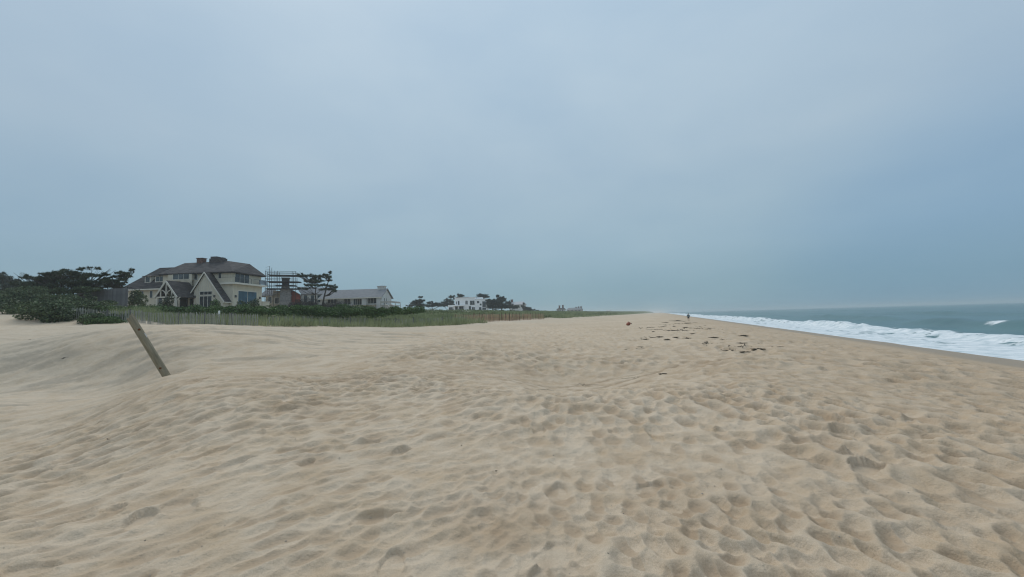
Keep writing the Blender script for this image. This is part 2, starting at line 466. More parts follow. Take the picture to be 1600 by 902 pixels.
# trampled sand: a mosaic of overlapping soft-bottomed prints that meet in sharp crests, then single fresher prints on top
def rnd01(a, b, seed):
    n = (a * 374761393 + b * 668265263 + seed * 974634777) & 0x7fffffff
    n = ((n ^ (n >> 13)) * 1274126177) & 0x7fffffff
    return ((n ^ (n >> 16)) & 0xffff) / 65535.0
def basins(x, y, seed, border):
    xi = np.floor(x).astype(np.int64); yi = np.floor(y).astype(np.int64)
    h = np.full(np.shape(x), 9.0); idv = np.zeros(np.shape(x))
    for dx in (-1, 0, 1):
        for dy in (-1, 0, 1):
            cx, cy = xi + dx, yi + dy
            ax_ = x - cx - rnd01(cx, cy, seed); ay_ = y - cy - rnd01(cx, cy, seed + 1)
            u = (ax_ * ax_ + ay_ * ay_) * 4 * (0.7 + 0.6 * rnd01(cx, cy, seed + 3))
            k = u < h; h = np.where(k, u, h); idv = np.where(k, rnd01(cx, cy, seed + 5), idv)
    g = 1 - np.exp(-h ** 1.5)
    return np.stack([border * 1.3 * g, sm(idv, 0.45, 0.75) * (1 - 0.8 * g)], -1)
s_all, t_all = st(GX, GY)
lw = sm(-GX, -0.8, 1.2)
ca, sa = math.cos(R(36)), math.sin(R(36)); ua, va = GX * ca + GY * sa, -GX * sa + GY * ca
ub, vb = GX * 0.97 + GY * 0.24, -GX * 0.24 + GY * 0.97
wx, wy = 0.27 * fbm(GX / .42, GY / .42, 301, 4), 0.27 * fbm(GX / .42, GY / .42, 303, 4)
amp = 0.5 + 0.75 * sm(fbm(GX / 2.2, GY / 2.2, 309, 3), -0.45, 0.45)
def where(w, fn):
    out = np.zeros(GX.shape + (2,)); k = w > 0.002; out[k] = fn(k); return out
f1 = sm(RR, 3.6, 5.6); f2 = sm(RR, 9.5, 14)
hollow = sm(-GX, 3.2, 6.0) * sm(RR, 11.0, 13.0)                 # wind-scoured left hollow and the slope behind it
ok = (RR > 0.8) * (RR < 90) * (AA < 1.1)
bl1 = where(lw * (1 - f1) * ok, lambda k: basins(ua[k] / 0.23 + wx[k] * 1.6, va[k] / 0.128 + wy[k] * 1.6, 305, 0.045))
br1 = where((1 - lw) * (1 - f1) * ok, lambda k: basins(GX[k] / 0.135 + wx[k] * 1.6, GY[k] / 0.175 + wy[k] * 1.6, 321, 0.046))
bl2 = where(lw * f1 * (1 - f2) * ok, lambda k: basins(ua[k] / 0.32 + wx[k] * 1.3, va[k] / 0.19 + wy[k] * 1.2, 325, 0.058))
br2 = where((1 - lw) * f1 * (1 - f2) * ok, lambda k: basins(GX[k] / 0.205 + wx[k] * 1.3, GY[k] / 0.265 + wy[k] * 1.2, 327, 0.064))
b3 = where(f2 * ok * (1 - hollow), lambda k: basins(GX[k] / 0.42 + wx[k], GY[k] / 0.54 + wy[k], 331, 0.092))
b4 = where(hollow * ok, lambda k: basins(ub[k] / 1.9 + wx[k] * 1.5 + 0.3 * fbm(GX[k] / 3, GY[k] / 3, 335, 2), vb[k] / 0.45 + wy[k], 341, 0.062))
L_, F1, F2 = lw[..., None], f1[..., None], f2[..., None]
mos = ((bl1 * L_ + br1 * (1 - L_)) * (1 - F1) + (bl2 * L_ + br2 * (1 - L_)) * F1) * (1 - F2) + b3 * F2
print_brown = mos[..., 1] * (1 - hollow) * (1 - sm(RR, 14, 26))        # browner tone in the bottoms of some prints, fading out at their crests
micro = mos[..., 0] * amp
micro = micro * (1 - hollow) + b4[..., 0] * hollow * (0.5 + 0.6 * sm(fbm(GX / 5, GY / 2, 343, 3), -0.2, 0.4))
micro += 0.012 * fbm(GX / 0.9, GY / 0.9, 21, 3) + 0.004 * fbm(GX / 0.10, GY / 0.10, 31, 3) * (1 - sm(RR, 5, 11))
micro *= (1 - 0.85 * sm(t_all, 9, 14)) * (1 - sm(RR, 45, 90))
def press(x, y, L, W, D, phi, rimk=0.3):
    r = math.hypot(x, y); ext = L * 0.95
    if r < 0.8: return
    i0, i1 = np.searchsorted(rad, (r - ext, r + ext))
    a = math.atan2(x, y); da = ext / r
    j0, j1 = np.searchsorted(ang[:NF], (a - da, a + da))
    if i1 - i0 < 2 or j1 - j0 < 2: return
    X = GX[i0:i1, j0:j1] - x; Y = GY[i0:i1, j0:j1] - y
    c, s_ = math.cos(phi), math.sin(phi)
    u = (X * c + Y * s_) / (L / 2); v = (-X * s_ + Y * c) / (W / 2) * (1 + 0.18 * u)
    wob = 1 + 0.13 * vnoise(X * 11 + x * 3, Y * 11 + y * 3, 4)
    rho = np.sqrt(u * u + v * v) * wob
    m = micro[i0:i1, j0:j1]
    mask = 1 - sm(rho, 0.90, 1.02)
    floor_ = -D * (1 - 0.5 * rho ** 2) - D * 0.35 * u * mask + m * 0.22
    rim = D * rimk * np.exp(-((rho - 1.2) / 0.19) ** 2) * (0.7 + 0.5 * u)
    micro[i0:i1, j0:j1] = m * (1 - mask) + floor_ * mask + rim * (1 - mask)
prints = []
for k in range(170):
    a = R(random.uniform(-61, 61)); r = 1.4 + 13 * random.random() ** 0.62
    prints.append((r * math.sin(a), r * math.cos(a), 1.0))
for k in range(200):
    a = R(random.uniform(-60, 60)); r = random.uniform(10, 30)
    prints.append((r * math.sin(a), r * math.cos(a), 0.9))
random.shuffle(prints)
for x, y, k in prints:
    s_, t_ = st(x, y)
    if t_ > 14.5 or t_ < -46: continue
    r = math.hypot(x, y)
    # the wind-smoothed flank of the left hollow and the far plain carry few prints
    if x < -5 and r > 11.5 and random.random() < 0.93: continue
    if r > 13 and -9 < x - y * 0.25 < 12 and random.random() < 0.55: continue
    ph = random.choice((BETA, BETA + 0.5, BETA - 0.6, random.uniform(0, 3.14)))
    ph = math.pi / 2 - ph + random.gauss(0, 0.35)
    L = random.uniform(0.22, 0.40) * (1 + 0.012 * r); W = L * random.uniform(0.45, 0.74)
    if x < -0.4 and random.random() < 0.62:             # feet slid along the left slope
        ph = R(38) + random.gauss(0, 0.4); L *= random.uniform(1.0, 1.6); W *= 1.05
    press(x, y, L, W, random.uniform(0.008, 0.024) * k, ph, random.uniform(0.25, 0.65))
# wind ripples in the left hollow, soft undulation over the plain
rip = sm(-GX, 3, 8) * sm(RR, 9, 12) * (1 - sm(RR, 26, 36))
micro += rip * 0.006 * np.sin((GX * 0.35 + GY * 0.94) * 2 * math.pi / 0.85 + 3.5 * fbm(GX / 2.2, GY / 2.2, 41, 3))
und = 0.09 * fbm(GX / 4.5, GY / 2.6, 51, 3) * sm(RR, 6, 14) * (1 - sm(RR, 250, 500)) * (1 - sm(t_all, 6, 14))
micro *= 1 - sm(RR, 50, 120) * 0.8
micro *= 1 - 0.9 * sm(t_all, 13, 17)
def blob(px, py, e, rx, ry, rot):
    d = fwd + rt * ((px - 800) / FPX) - up * ((py - 451) / FPX); k = e / d.z
    X, Y = GX - d.x * k, GY - d.y * k; c, s_ = math.cos(rot), math.sin(rot)
    return np.exp(-(((X * c + Y * s_) / rx) ** 2 + ((-X * s_ + Y * c) / ry) ** 2))
micro *= 1 - 0.85 * np.clip(blob(905, 600, -1.93, 2.6, 1.5, 0.1) * 1.3, 0, 1)
# drag marks curving across the floor of the central hollow
def marks(rows, e, depth, width):
    pts = []
    for px, py in rows:
        d = fwd + rt * ((px - 800) / FPX) - up * ((py - 451) / FPX); k = e / d.z; pts.append((d.x * k, d.y * k))
    box = (RR > 6) & (RR < 22) & (GX > -3) & (GX < 9); x, y = GX[box], GY[box]; best = np.full(x.shape, 9.0)
    for (x0, y0), (x1, y1) in zip(pts, pts[1:]):
        dx, dy = x1 - x0, y1 - y0; f = np.clip(((x - x0) * dx + (y - y0) * dy) / (dx * dx + dy * dy), 0, 1)
        best = np.minimum(best, np.hypot(x - x0 - f * dx, y - y0 - f * dy))
    g = np.zeros(GX.shape); g[box] = np.exp(-(best / width) ** 2); return g
drag = np.zeros(GX.shape)
for rows in ([(795, 604), (850, 602), (905, 596), (960, 590), (1010, 586)], [(800, 608), (860, 606), (930, 601), (1000, 592), (1060, 582)], [(830, 611), (880, 611), (940, 607), (1005, 598)], [(890, 601), (930, 604), (985, 600)], [(905, 597), (960, 597), (1015, 590)]):
    drag = np.maximum(drag, marks(rows, -1.9, 1, 0.045))
micro -= 0.035 * drag
pb0 = P(264, 587, 11.7)
dpb = np.hypot(GX - pb0.x, GY - pb0.y)
micro += -0.16 * np.exp(-(dpb / 0.42) ** 2) + 0.06 * np.exp(-((dpb - 0.85) / 0.35) ** 2)
GZ = GE + EYE + micro + und
def surf(x, y):
    """height of the sand as built, prints and crests included"""
    r = math.hypot(x, y); a = math.atan2(x, y)
    i = int(np.clip(np.searchsorted(rad, r) - 1, 0, NR - 2)); j = int(np.clip(np.searchsorted(ang[:NF], a) - 1, 0, NF - 2))
    f = (r - rad[i]) / (rad[i + 1] - rad[i]); g = (a - ang[j]) / (ang[j + 1] - ang[j])
    return float((GZ[i, j] * (1 - g) + GZ[i, j + 1] * g) * (1 - f) + (GZ[i + 1, j] * (1 - g) + GZ[i + 1, j + 1] * g) * f)
wet = sm(t_all + 1.1 * fbm(s_all / 14, t_all / 5, 61, 3), 12.0, 16.5) * 0.95
pale = np.clip(sm(-t_all, 12, 30) * 0.5 + 0.12 * rip + 0.35 * fbm(GX / 7, GY / 4, 71, 3) * sm(-t_all, 8, 20), 0, 0.8)
pale *= sm(RR, 8, 14)
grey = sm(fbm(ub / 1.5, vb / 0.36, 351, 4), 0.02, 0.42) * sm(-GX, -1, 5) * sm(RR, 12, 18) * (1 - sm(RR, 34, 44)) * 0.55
bw = sm(t_all, -4, 12) * 0.46 * (1 - sm(RR, 3, 30) * 0.2)
brown = bw + 0.95 * blob(1122, 568, -1.55, 1.3, 0.38, 0.9) * sm(fbm(GX / .22, GY / .22, 81, 3), -0.35, 0.35)
pt = sm(fbm(GX / 1.7 + 4, GY / 1.1, 91, 4), 0.12, 0.55)
brown = np.clip(brown + 0.7 * drag + 0.62 * print_brown + 0.34 * pt * (1 - sm(RR, 8, 22)) * sm(-GX, -6, 3), 0, 1)
V = np.stack([GX, GY, GZ], -1).reshape(-1, 3)
V = np.vstack([V, [[0, 0, float(GZ[0].mean())]]])
idx = np.arange(NR * NA).reshape(NR, NA)
nx = np.roll(idx, -1, 1)
F = np.stack([idx[:-1], idx[1:], nx[1:], nx[:-1]], -1)[..., ::-1].reshape(-1, 4)[:, ::-1]
F = F[:, ::-1]
me = np_mesh('beach_sand', V, F, True)
cap = [(NR * NA, int(idx[0, j]), int(nx[0, j])) for j in range(NA)]
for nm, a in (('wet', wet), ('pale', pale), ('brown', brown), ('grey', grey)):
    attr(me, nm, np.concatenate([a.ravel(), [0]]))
bm = bmesh.new(); bm.from_mesh(me); bm.verts.ensure_lookup_table()
for f in cap:
    bm.faces.new([bm.verts[i] for i in f])
bmesh.ops.recalc_face_normals(bm, faces=bm.faces)
bm.normal_update()
if sum(f.normal.z for f in list(bm.faces)[:500]) < 0:
    bmesh.ops.reverse_faces(bm, faces=bm.faces)
for f in bm.faces: f.smooth = True
bm.to_mesh(me); bm.free()
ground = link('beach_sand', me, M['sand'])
tag(ground, 'pale trampled beach sand rising to the dunes', kind='structure')

# ------------------------------------------------------------------ the sea: one sheet with breaking surf, swell and chop
tt = [15.0]
while tt[-1] < 34: tt.append(tt[-1] + 0.17)
while tt[-1] < 9000: tt.append(tt[-1] + max(0.3, 0.011 * (tt[-1] - 10)))
ss = [-60.0]
while ss[-1] < 60: ss.append(ss[-1] + 0.33)
while ss[-1] < 9000: ss.append(ss[-1] + max(0.33, 0.009 * (ss[-1] - 30)))
ss = [-9000, -4000, -1500, -600, -250, -120] + ss
tt, ss = np.array(tt), np.array(ss)
S, T = np.meshgrid(ss, tt, indexing='ij')
S1 = S[:, :1]
wander = 2.2 * fbm(S1 / 60, S1 * 0 + 3, 101, 3) + 0.7 * fbm(S1 / 13, S1 * 0 + 7, 103, 3)
tb = 28.2 + wander                                           # line of the breaker
lum = fbm(S / 2.3, T / 1.3, 105, 4)
crest = np.where(T < tb, np.exp(-((T - tb) / 1.35) ** 2), np.exp(-((T - tb) / 2.6) ** 2))
hb = 0.85 + 0.5 * fbm(S1 / 22, S1 * 0, 107, 3)
Z = crest * hb * (1 + 0.35 * lum) + 0.10 * lum * sm(T, 20, 23) * (1 - sm(T, tb + 1, tb + 4))
CEN = {}
def swell(t0, s0, s1, h, wf=1.8, wb=5.0, seed=0, soft=12):
    s1d = S[:, :1]
    tc_ = t0 + 2.6 * fbm(s1d / 55, s1d * 0 + seed, 111 + seed, 3)
    g = sm(s1d, s0 - soft, s0 + soft) * (1 - sm(s1d, s1 - soft, s1 + soft))
    d = T - tc_
    CEN[seed] = tc_
    return g * h * (0.85 + 0.25 * fbm(s1d / 9, s1d * 0 + seed, 131 + seed, 2)) * np.where(d < 0, np.exp(-(d / wf) ** 2), np.exp(-(d / wb) ** 2))
Z += swell(42, -80, 90, 1.55, 1.9, 5.0, 1, 10) + swell(48.5, 112, 158, 1.3, 2.0, 5, 2, 10) + swell(90, 60, 190, 0.7, 3, 8, 3, 30)
r3 = random.Random(4)
for k_ in range(22):
    s0_ = r3.uniform(-40, 420); Z += swell(r3.uniform(70, 210), s0_, s0_ + r3.uniform(25, 80), r3.uniform(0.35, 0.8), r3.uniform(1.5, 2.6), r3.uniform(4, 7), 20 + k_, 12)
Z += swell(47, 150, 260, 0.7, 2, 5, 4, 20) + swell(130, -50, 160, 0.8, 4, 12, 5, 40)
Z += sm(T, 33, 60) * (0.16 * fbm(S / 26, T / 7, 141, 3) + 0.10 * np.sin(T / 3.4 + 2.6 * fbm(S / 40, T / 30, 143, 3)))
Z *= 1 - sm(np.hypot(S, T), 500, 1500)
Z += 0.05 * fbm(S / 6, T / 3, 145, 3) * (1 - sm(T, 20, 23))
lac = fbm(S / 1.7, T / 0.8, 159, 4)
foam = (1 - sm(T, tb + 0.6 + 2.4 * lum, tb + 3.2 + 3.4 * lum)) * (0.72 + 0.30 * fbm(S / 3, T / 1.2, 151, 3)) * (1 - 0.55 * sm(lac, 0.10, 0.5) * sm(T, 21, 24))
for k_ in (20, 24, 27, 31, 33, 36, 39):
    foam_w = r3.uniform(-10, 250); foam = foam + 0.6 * np.exp(-((T - CEN[k_]) / 1.2) ** 2) * np.exp(-((S - foam_w) / r3.uniform(1.5, 5)) ** 2)
foam += 0.34 * (1 - sm(T, tb + 4, tb + 9)) * sm(fbm(S / 7, T / 1.6, 153, 3), 0.0, 0.5)
def cap_at(px, py, w, tw):
    p = P(px, py, 1.0) - Vector((0, 0, EYE)); k = -(EYE - 0.9) / p.z
    s0, t0 = st(p.x * k, p.y * k)
    return np.exp(-((S - s0) / w) ** 2 - ((T - t0) / tw) ** 2)
q_ = P(1566, 500, 1.0) - Vector((0, 0, EYE)); q_ *= -(EYE - 1.3) / q_.z; CAP_S = st(q_.x, q_.y)[0]
foam += 0.62 * np.exp(-((T - CEN[1] + 0.6) / 1.3) ** 2) * (np.exp(-((S - CAP_S) / 2.4) ** 2)) + 0.8 * cap_at(1402, 480.5, 9, 6) + 0.7 * cap_at(1246, 485, 6, 8)
foam *= 1 - 0.25 * sm(T, tb - 5, tb - 1) * sm(fbm(S / 4, T / 2, 157, 3), 0.25, 0.5)
X, Y = xy(S, T)
V = np.stack([X, Y, Z], -1).reshape(-1, 3)
idx = np.arange(S.size).reshape(S.shape)
F = np.stack([idx[:-1, :-1], idx[:-1, 1:], idx[1:, 1:], idx[1:, :-1]], -1).reshape(-1, 4)
me = np_mesh('sea', V, F, True)
if me.polygons[0].normal.z < 0:
    me = np_mesh('sea', V, F[:, ::-1], True)
attr(me, 'foam', np.clip(foam, 0, 1).ravel())
sea = link('sea', me, M['sea'])
tag(sea, 'grey-green sea with white surf breaking along the beach', kind='structure')

# ------------------------------------------------------------------ materials of the things
M['cream'] = noise_mat('cream_painted_boards', (0.53, 0.49, 0.39), (0.61, 0.565, 0.46), 1.4, 0.75, 0.2, 9, (1, 1, 0.25))
M['trim'] = noise_mat('cream_trim', (0.60, 0.585, 0.51), (0.67, 0.65, 0.58), 2.0, 0.6)
M['white'] = noise_mat('white_stucco', (0.82, 0.83, 0.83), (0.87, 0.88, 0.88), 0.8, 0.7)
M['white_board'] = noise_mat('weathered_white_boards', (0.50, 0.50, 0.48), (0.62, 0.62, 0.60), 1.5, 0.8, 0.2, 8, (1, 1, 0.3))
M['shingle'] = noise_mat('dark_wood_shingle', (0.028, 0.027, 0.029), (0.092, 0.086, 0.086), 1.1, 0.9, 1.0, 7, (0.8, 0.8, 3.0), c3=(0.17, 0.155, 0.145))
M['grey_shingle'] = noise_mat('grey_wood_shingle', (0.185, 0.19, 0.20), (0.27, 0.275, 0.285), 2.0, 0.9, 0.6, 9, (0.7, 0.7, 2.5))
M['pale_roof'] = noise_mat('pale_roof', (0.42, 0.42, 0.43), (0.5, 0.5, 0.51), 1.0, 0.8)
M['brick'] = noise_mat('brick', (0.10, 0.06, 0.05), (0.19, 0.12, 0.10), 5.0, 0.9, 0.5)
M['red_board'] = noise_mat('red_boards', (0.24, 0.065, 0.045), (0.33, 0.10, 0.07), 2.0, 0.8, 0.3, 8, (1, 1, 0.3))
M['tan_board'] = noise_mat('tan_boards', (0.30, 0.25, 0.18), (0.38, 0.33, 0.25), 2.0, 0.85)
M['stone'] = noise_mat('grey_chimney_stone', (0.17, 0.17, 0.17), (0.34, 0.33, 0.32), 2.6, 0.95, 0.9, 5)
M['dark_stone'] = noise_mat('sooty_chimney_brick', (0.055, 0.05, 0.05), (0.11, 0.10, 0.10), 3.0, 0.95, 0.5)
M['steel'] = noise_mat('galvanised_tube', (0.03, 0.032, 0.037), (0.06, 0.062, 0.068), 3.0, 0.5)
M['plank'] = noise_mat('scaffold_plank', (0.035, 0.032, 0.030), (0.065, 0.06, 0.055), 2.0, 0.9)
M['old_wood'] = noise_mat('weathered_grey_wood', (0.125, 0.125, 0.128), (0.20, 0.20, 0.20), 2.2, 0.9, 0.5, 12, (4, 4, 0.5), per_object=0.16)
M['slat'] = noise_mat('weathered_fence_slat', (0.24, 0.25, 0.22), (0.38, 0.37, 0.33), 3.0, 0.9, 0.4, 12, (3, 3, 0.6), per_object=0.22)
M['cedar'] = noise_mat('cedar_fence_slat', (0.40, 0.265, 0.175), (0.54, 0.385, 0.265), 3.0, 0.9, 0.4, 12, (3, 3, 0.6), per_object=0.2)
M['post_dark'] = noise_mat('dark_fence_post', (0.10, 0.065, 0.045), (0.17, 0.115, 0.08), 3.0, 0.9)
M['wire'] = base_mat('fence_wire', (0.22, 0.21, 0.20), 0.5)[0]
M['log'] = noise_mat('greenish_weathered_timber', (0.215, 0.188, 0.130), (0.360, 0.320, 0.235), 5.0, 0.92, 0.9, 26, (5, 5, 0.45), c3=(0.42, 0.38, 0.29))
M['log_end'] = noise_mat('pale_split_timber', (0.27, 0.23, 0.15), (0.36, 0.31, 0.21), 9.0, 0.95, 0.8, 30, (5, 5, 0.5))
M['rust'] = noise_mat('rusty_iron', (0.09, 0.035, 0.018), (0.19, 0.085, 0.035), 20.0, 0.9)
M['interior'] = base_mat('dark_doorway', (0.030, 0.028, 0.027), 0.8)[0]
M['rail'] = noise_mat('grey_deck_rail', (0.36, 0.35, 0.32), (0.46, 0.45, 0.42), 2.0, 0.85)
M['rail_dark'] = base_mat('dark_balcony_rail', (0.10, 0.105, 0.11), 0.5)[0]
M['bark'] = noise_mat('pine_bark', (0.035, 0.030, 0.026), (0.085, 0.074, 0.065), 4.0, 0.95, 0.8, 12, (2, 2, 0.6))
M['seaweed'] = noise_mat('dried_seaweed', (0.034, 0.027, 0.017), (0.100, 0.080, 0.046), 9.0, 0.8, 0.8, 20)
M['scrap'] = noise_mat('dark_driftwood', (0.035, 0.03, 0.026), (0.08, 0.068, 0.055), 15.0, 0.9)
M['buoy'] = noise_mat('faded_red_buoy', (0.27, 0.085, 0.055), (0.36, 0.13, 0.085), 6.0, 0.6)
M['sill'] = M['trim']

def make_glass(name, col, rough=0.08):
    m, b = base_mat(name, col, rough, 0.6)
    n, l = nodes_of(m); t = n.new('ShaderNodeTexCoord'); z = n.new('ShaderNodeTexNoise'); z.inputs['Scale'].default_value = 0.7
    l.new(t.outputs['Object'], z.inputs['Vector'])
    r = n.new('ShaderNodeValToRGB'); e = r.color_ramp.elements
    e[0].color = (*[c * 0.6 for c in col], 1); e[1].color = (*[c * 1.5 for c in col], 1); e[0].position = 0.35; e[1].position = 0.65
    l.new(z.outputs['Fac'], r.inputs['Fac']); l.new(r.outputs[0], b.inputs['Base Color'])
    return m
M['glass'] = make_glass('window_glass', (0.045, 0.055, 0.062))
M['blue_glass'] = make_glass('blue_picture_glass', (0.022, 0.060, 0.090))
M['rail_glass'] = make_glass('pale_glass_panel', (0.16, 0.19, 0.22), 0.15)

def leaf_mat(name, c1, c2, scale, trans=0.25):
    m, b = base_mat(name, c1, 0.65, 0.25); n, l = nodes_of(m)
    g = n.new('ShaderNodeNewGeometry'); z = n.new('ShaderNodeTexNoise'); z.inputs['Scale'].default_value = scale; z.inputs['Detail'].default_value = 4
    l.new(g.outputs['Position'], z.inputs['Vector'])
    add = n.new('ShaderNodeMath'); add.operation = 'MULTIPLY_ADD'; l.new(g.outputs['Random Per Island'], add.inputs[0]); add.inputs[1].default_value = 0.5; l.new(z.outputs['Fac'], add.inputs[2])
    r = n.new('ShaderNodeValToRGB'); e = r.color_ramp.elements
    e[0].position = 0.45; e[0].color = (*c1, 1); e[1].position = 1.05 if False else 1.0; e[1].color = (*c2, 1)
    l.new(add.outputs[0], r.inputs['Fac']); l.new(r.outputs[0], b.inputs['Base Color'])
    return m
M['pine'] = leaf_mat('pine_needles', (0.018, 0.028, 0.016), (0.085, 0.110, 0.058), 0.9)
M['pine_far'] = leaf_mat('far_pine_needles', (0.020, 0.028, 0.024), (0.055, 0.072, 0.056), 0.4)
M['tree_grey'] = leaf_mat('grey_green_leaves', (0.045, 0.060, 0.050), (0.095, 0.115, 0.090), 0.5)
M['thicket'] = leaf_mat('bayberry_leaves', (0.030, 0.048, 0.025), (0.130, 0.172, 0.078), 0.45)
M['hedge'] = leaf_mat('rose_hedge_leaves', (0.032, 0.064, 0.022), (0.125, 0.195, 0.066), 0.55)
M['grass'] = leaf_mat('beach_grass', (0.180, 0.225, 0.105), (0.450, 0.470, 0.270), 0.6)
M['scrub'] = leaf_mat('dune_scrub', (0.060, 0.092, 0.038), (0.170, 0.210, 0.095), 0.2)
M['twig'] = leaf_mat('bare_twigs', (0.022, 0.021, 0.020), (0.055, 0.050, 0.045), 1.0)

# ------------------------------------------------------------------ foliage generators
def unit(n):
    v = rng.normal(size=(n, 3)); return v / np.linalg.norm(v, axis=1, keepdims=True)
def blades(cent, per, length, width, upb=0.3, flat=0.0):
    """needle tufts: per blades at each centre"""
    n = len(cent) * per
    c = np.repeat(cent, per, 0)
    d = unit(n); d[:, 2] = d[:, 2] * (1 - flat) + upb; d /= np.linalg.norm(d, axis=1, keepdims=True)
    side = np.cross(d, unit(n)); side /= np.linalg.norm(side, axis=1, keepdims=True)
    L = length * rng.uniform(0.6, 1.25, (n, 1)); W = width * rng.uniform(0.7, 1.3, (n, 1)) / 2
    V = np.stack([c - side * W, c + side * W, c + d * L], 1).reshape(-1, 3)
    return V, np.arange(3 * n).reshape(-1, 3)
def leaves(cent, size):
    """small folded leaves: one diamond quad each"""
    n = len(cent); a = unit(n); b = np.cross(a, unit(n)); b /= np.linalg.norm(b, axis=1, keepdims=True)
    s = size * rng.uniform(0.6, 1.4, (n, 1))
    V = np.stack([cent - a * s, cent + b * s * 0.55, cent + a * s, cent - b * s * 0.55], 1).reshape(-1, 3)
    return V, np.arange(4 * n).reshape(-1, 4)
def ell_pts(n, c, r, shell=0.45):
    d = unit(n); k = shell + (1 - shell) * rng.random((n, 1)) ** 0.5
    return np.array(c) + d * k * np.array(r)
def lumpy(n, c, r, lumps=7, shell=0.5):
    """points on a cluster of small lumps spread over an ellipsoid: uneven outline with gaps"""
    cs = ell_pts(lumps, c, [v * 0.72 for v in r], 0.4)
    k = rng.uniform(0.32, 0.6, lumps)
    per = np.maximum(1, (n * k ** 2 / (k ** 2).sum()).astype(int))
    return np.vstack([ell_pts(int(per[i]), cs[i], [v * k[i] for v in r], shell) for i in range(lumps)])
def join_vf(lst):
    Vs, Fs, o = [], [], 0
    for V, F in lst:
        Vs.append(V); Fs.append(F + o); o += len(V)
    return np.vstack(Vs), np.vstack(Fs)

def ground_at(px, depth, py=480):
    p = P(px, py, depth); return p.x, p.y, G(p.x, p.y)

def pine(name, label, base, pads, depth, group=None, mat='pine', trunk_r=0.16, dens=1.0, blade=0.30, extra_trunks=(), cat='tree', per=6):
    """pads: (px, py, half width px, half height px); the crown grows round limbs that reach every pad"""
    bx_, by_, bz_ = ground_at(base, depth)
    root = empty(name, (bx_, by_, bz_))
    o = np.array((bx_, by_, bz_))
    sc = depth / FPX
    cents = []
    for px, py, hw, hh in pads:
        p = P(px, py, depth + random.uniform(-1, 1) * min(2.2, hw * sc * 0.8))
        cents.append((np.array(p) - o, hw * sc, hh * sc))
    for c0, hw0, hh0 in list(cents):                     # ragged sprays round every pad
        for _ in range(3):
            a0 = random.uniform(0, 6.28)
            cents.append((c0 + np.array((math.cos(a0) * hw0 * 1.0, random.uniform(-.5, .5), math.sin(a0) * hh0 * 0.9 + 0.1)), hw0 * random.uniform(.18, .34), max(hh0 * .4, 0.12)))
    zs = [c[0][2] for c in cents]; top = max(zs)
    mean = sum(c[0] for c in cents) / len(cents)
    mb = MB()
    stems = [(0.0, 0.0)] + [((P(e, 480, depth) - Vector(o)).x, (P(e, 480, depth) - Vector(o)).y) for e in extra_trunks]
    paths = []
    for k, (sx, sy) in enumerate(stems):
        tgt = cents[int(np.argmax(zs))][0] if k == 0 else mean + np.array([sx * 0.5, 0, 0])
        pts = [Vector((sx, sy, -0.6))]
        for i in range(1, 6):
            f = i / 5
            pts.append(Vector((sx + (tgt[0] - sx) * f ** 1.6 + random.uniform(-.15, .15) * sc * 6, sy + (tgt[1] - sy) * f + random.uniform(-.1, .1), tgt[2] * 0.94 * f)))
        mb.tube(pts, [trunk_r * (1.15 - 0.85 * i / 5) for i in range(6)], 7)
        paths.append(pts)
    for c, hw, hh in cents:
        v = Vector(c)
        pts = min(paths, key=lambda q: min((p - v).length for p in q))
        k = min(range(6), key=lambda i: (pts[i] - v).length + max(0, pts[i].z - v.z + 0.4 * (v - pts[i]).length) * 1.5)
        a = pts[max(1, k)]
        m_ = (a + v) / 2 + Vector((0, 0, -0.10 * (v - a).length + random.uniform(-.1, .1)))
        mb.tube([a, m_, v, v + (v - m_) * 0.4], [trunk_r * .42, trunk_r * .3, trunk_r * .16, trunk_r * 0.06], 5)
    mb.build('trunk', M['bark'], root, True)
    vf = []
    for c, hw, hh in cents:
        n = max(14, int(dens * 210 * hw * max(hh, 0.25) ** 0.6))
        pts = lumpy(n, c, (hw * 1.08, min(hw, 1.6) * 0.9, hh * 1.1), max(4, int(hw * 6)), 0.1)
        vf.append(blades(pts, per, blade, blade * 0.20, 0.45))
    V, F = join_vf(vf)
    link('crown', np_mesh('crown', V, F), M[mat], root)
    return tag(root, label, cat, group)

def bush(name, label, px, depth, w, h, mat, group=None, n=1600, size=0.11, cat='bush', stems=7, twiggy=False, sink=0.1):
    x, y, z = ground_at(px, depth)
    root = empty(name, (x, y, z - sink))
    mb = MB()
    for k in range(stems):
        a = random.uniform(0, 6.28); r = random.uniform(0.15, 0.4) * w
        mb.tube([(0.05 * math.cos(a), 0.05 * math.sin(a), -0.2), (r * .5 * math.cos(a), r * .5 * math.sin(a), h * .4), (r * math.cos(a), r * math.sin(a), h * .8)], [0.035, 0.025, 0.01], 5)
    mb.build('stem', M['bark'], root)
    pts = lumpy(n, (0, 0, h * .5), (w / 2, w / 2 * 0.9, h * .55), 10, 0.45)
    pts[:, 2] = np.abs(pts[:, 2])
    V, F = blades(pts, 3, size * 3, size * 0.3, 0.5) if twiggy else leaves(pts, size)
    link('foliage', np_mesh('foliage', V, F), M[mat], root)
    return tag(root, label, cat, group)

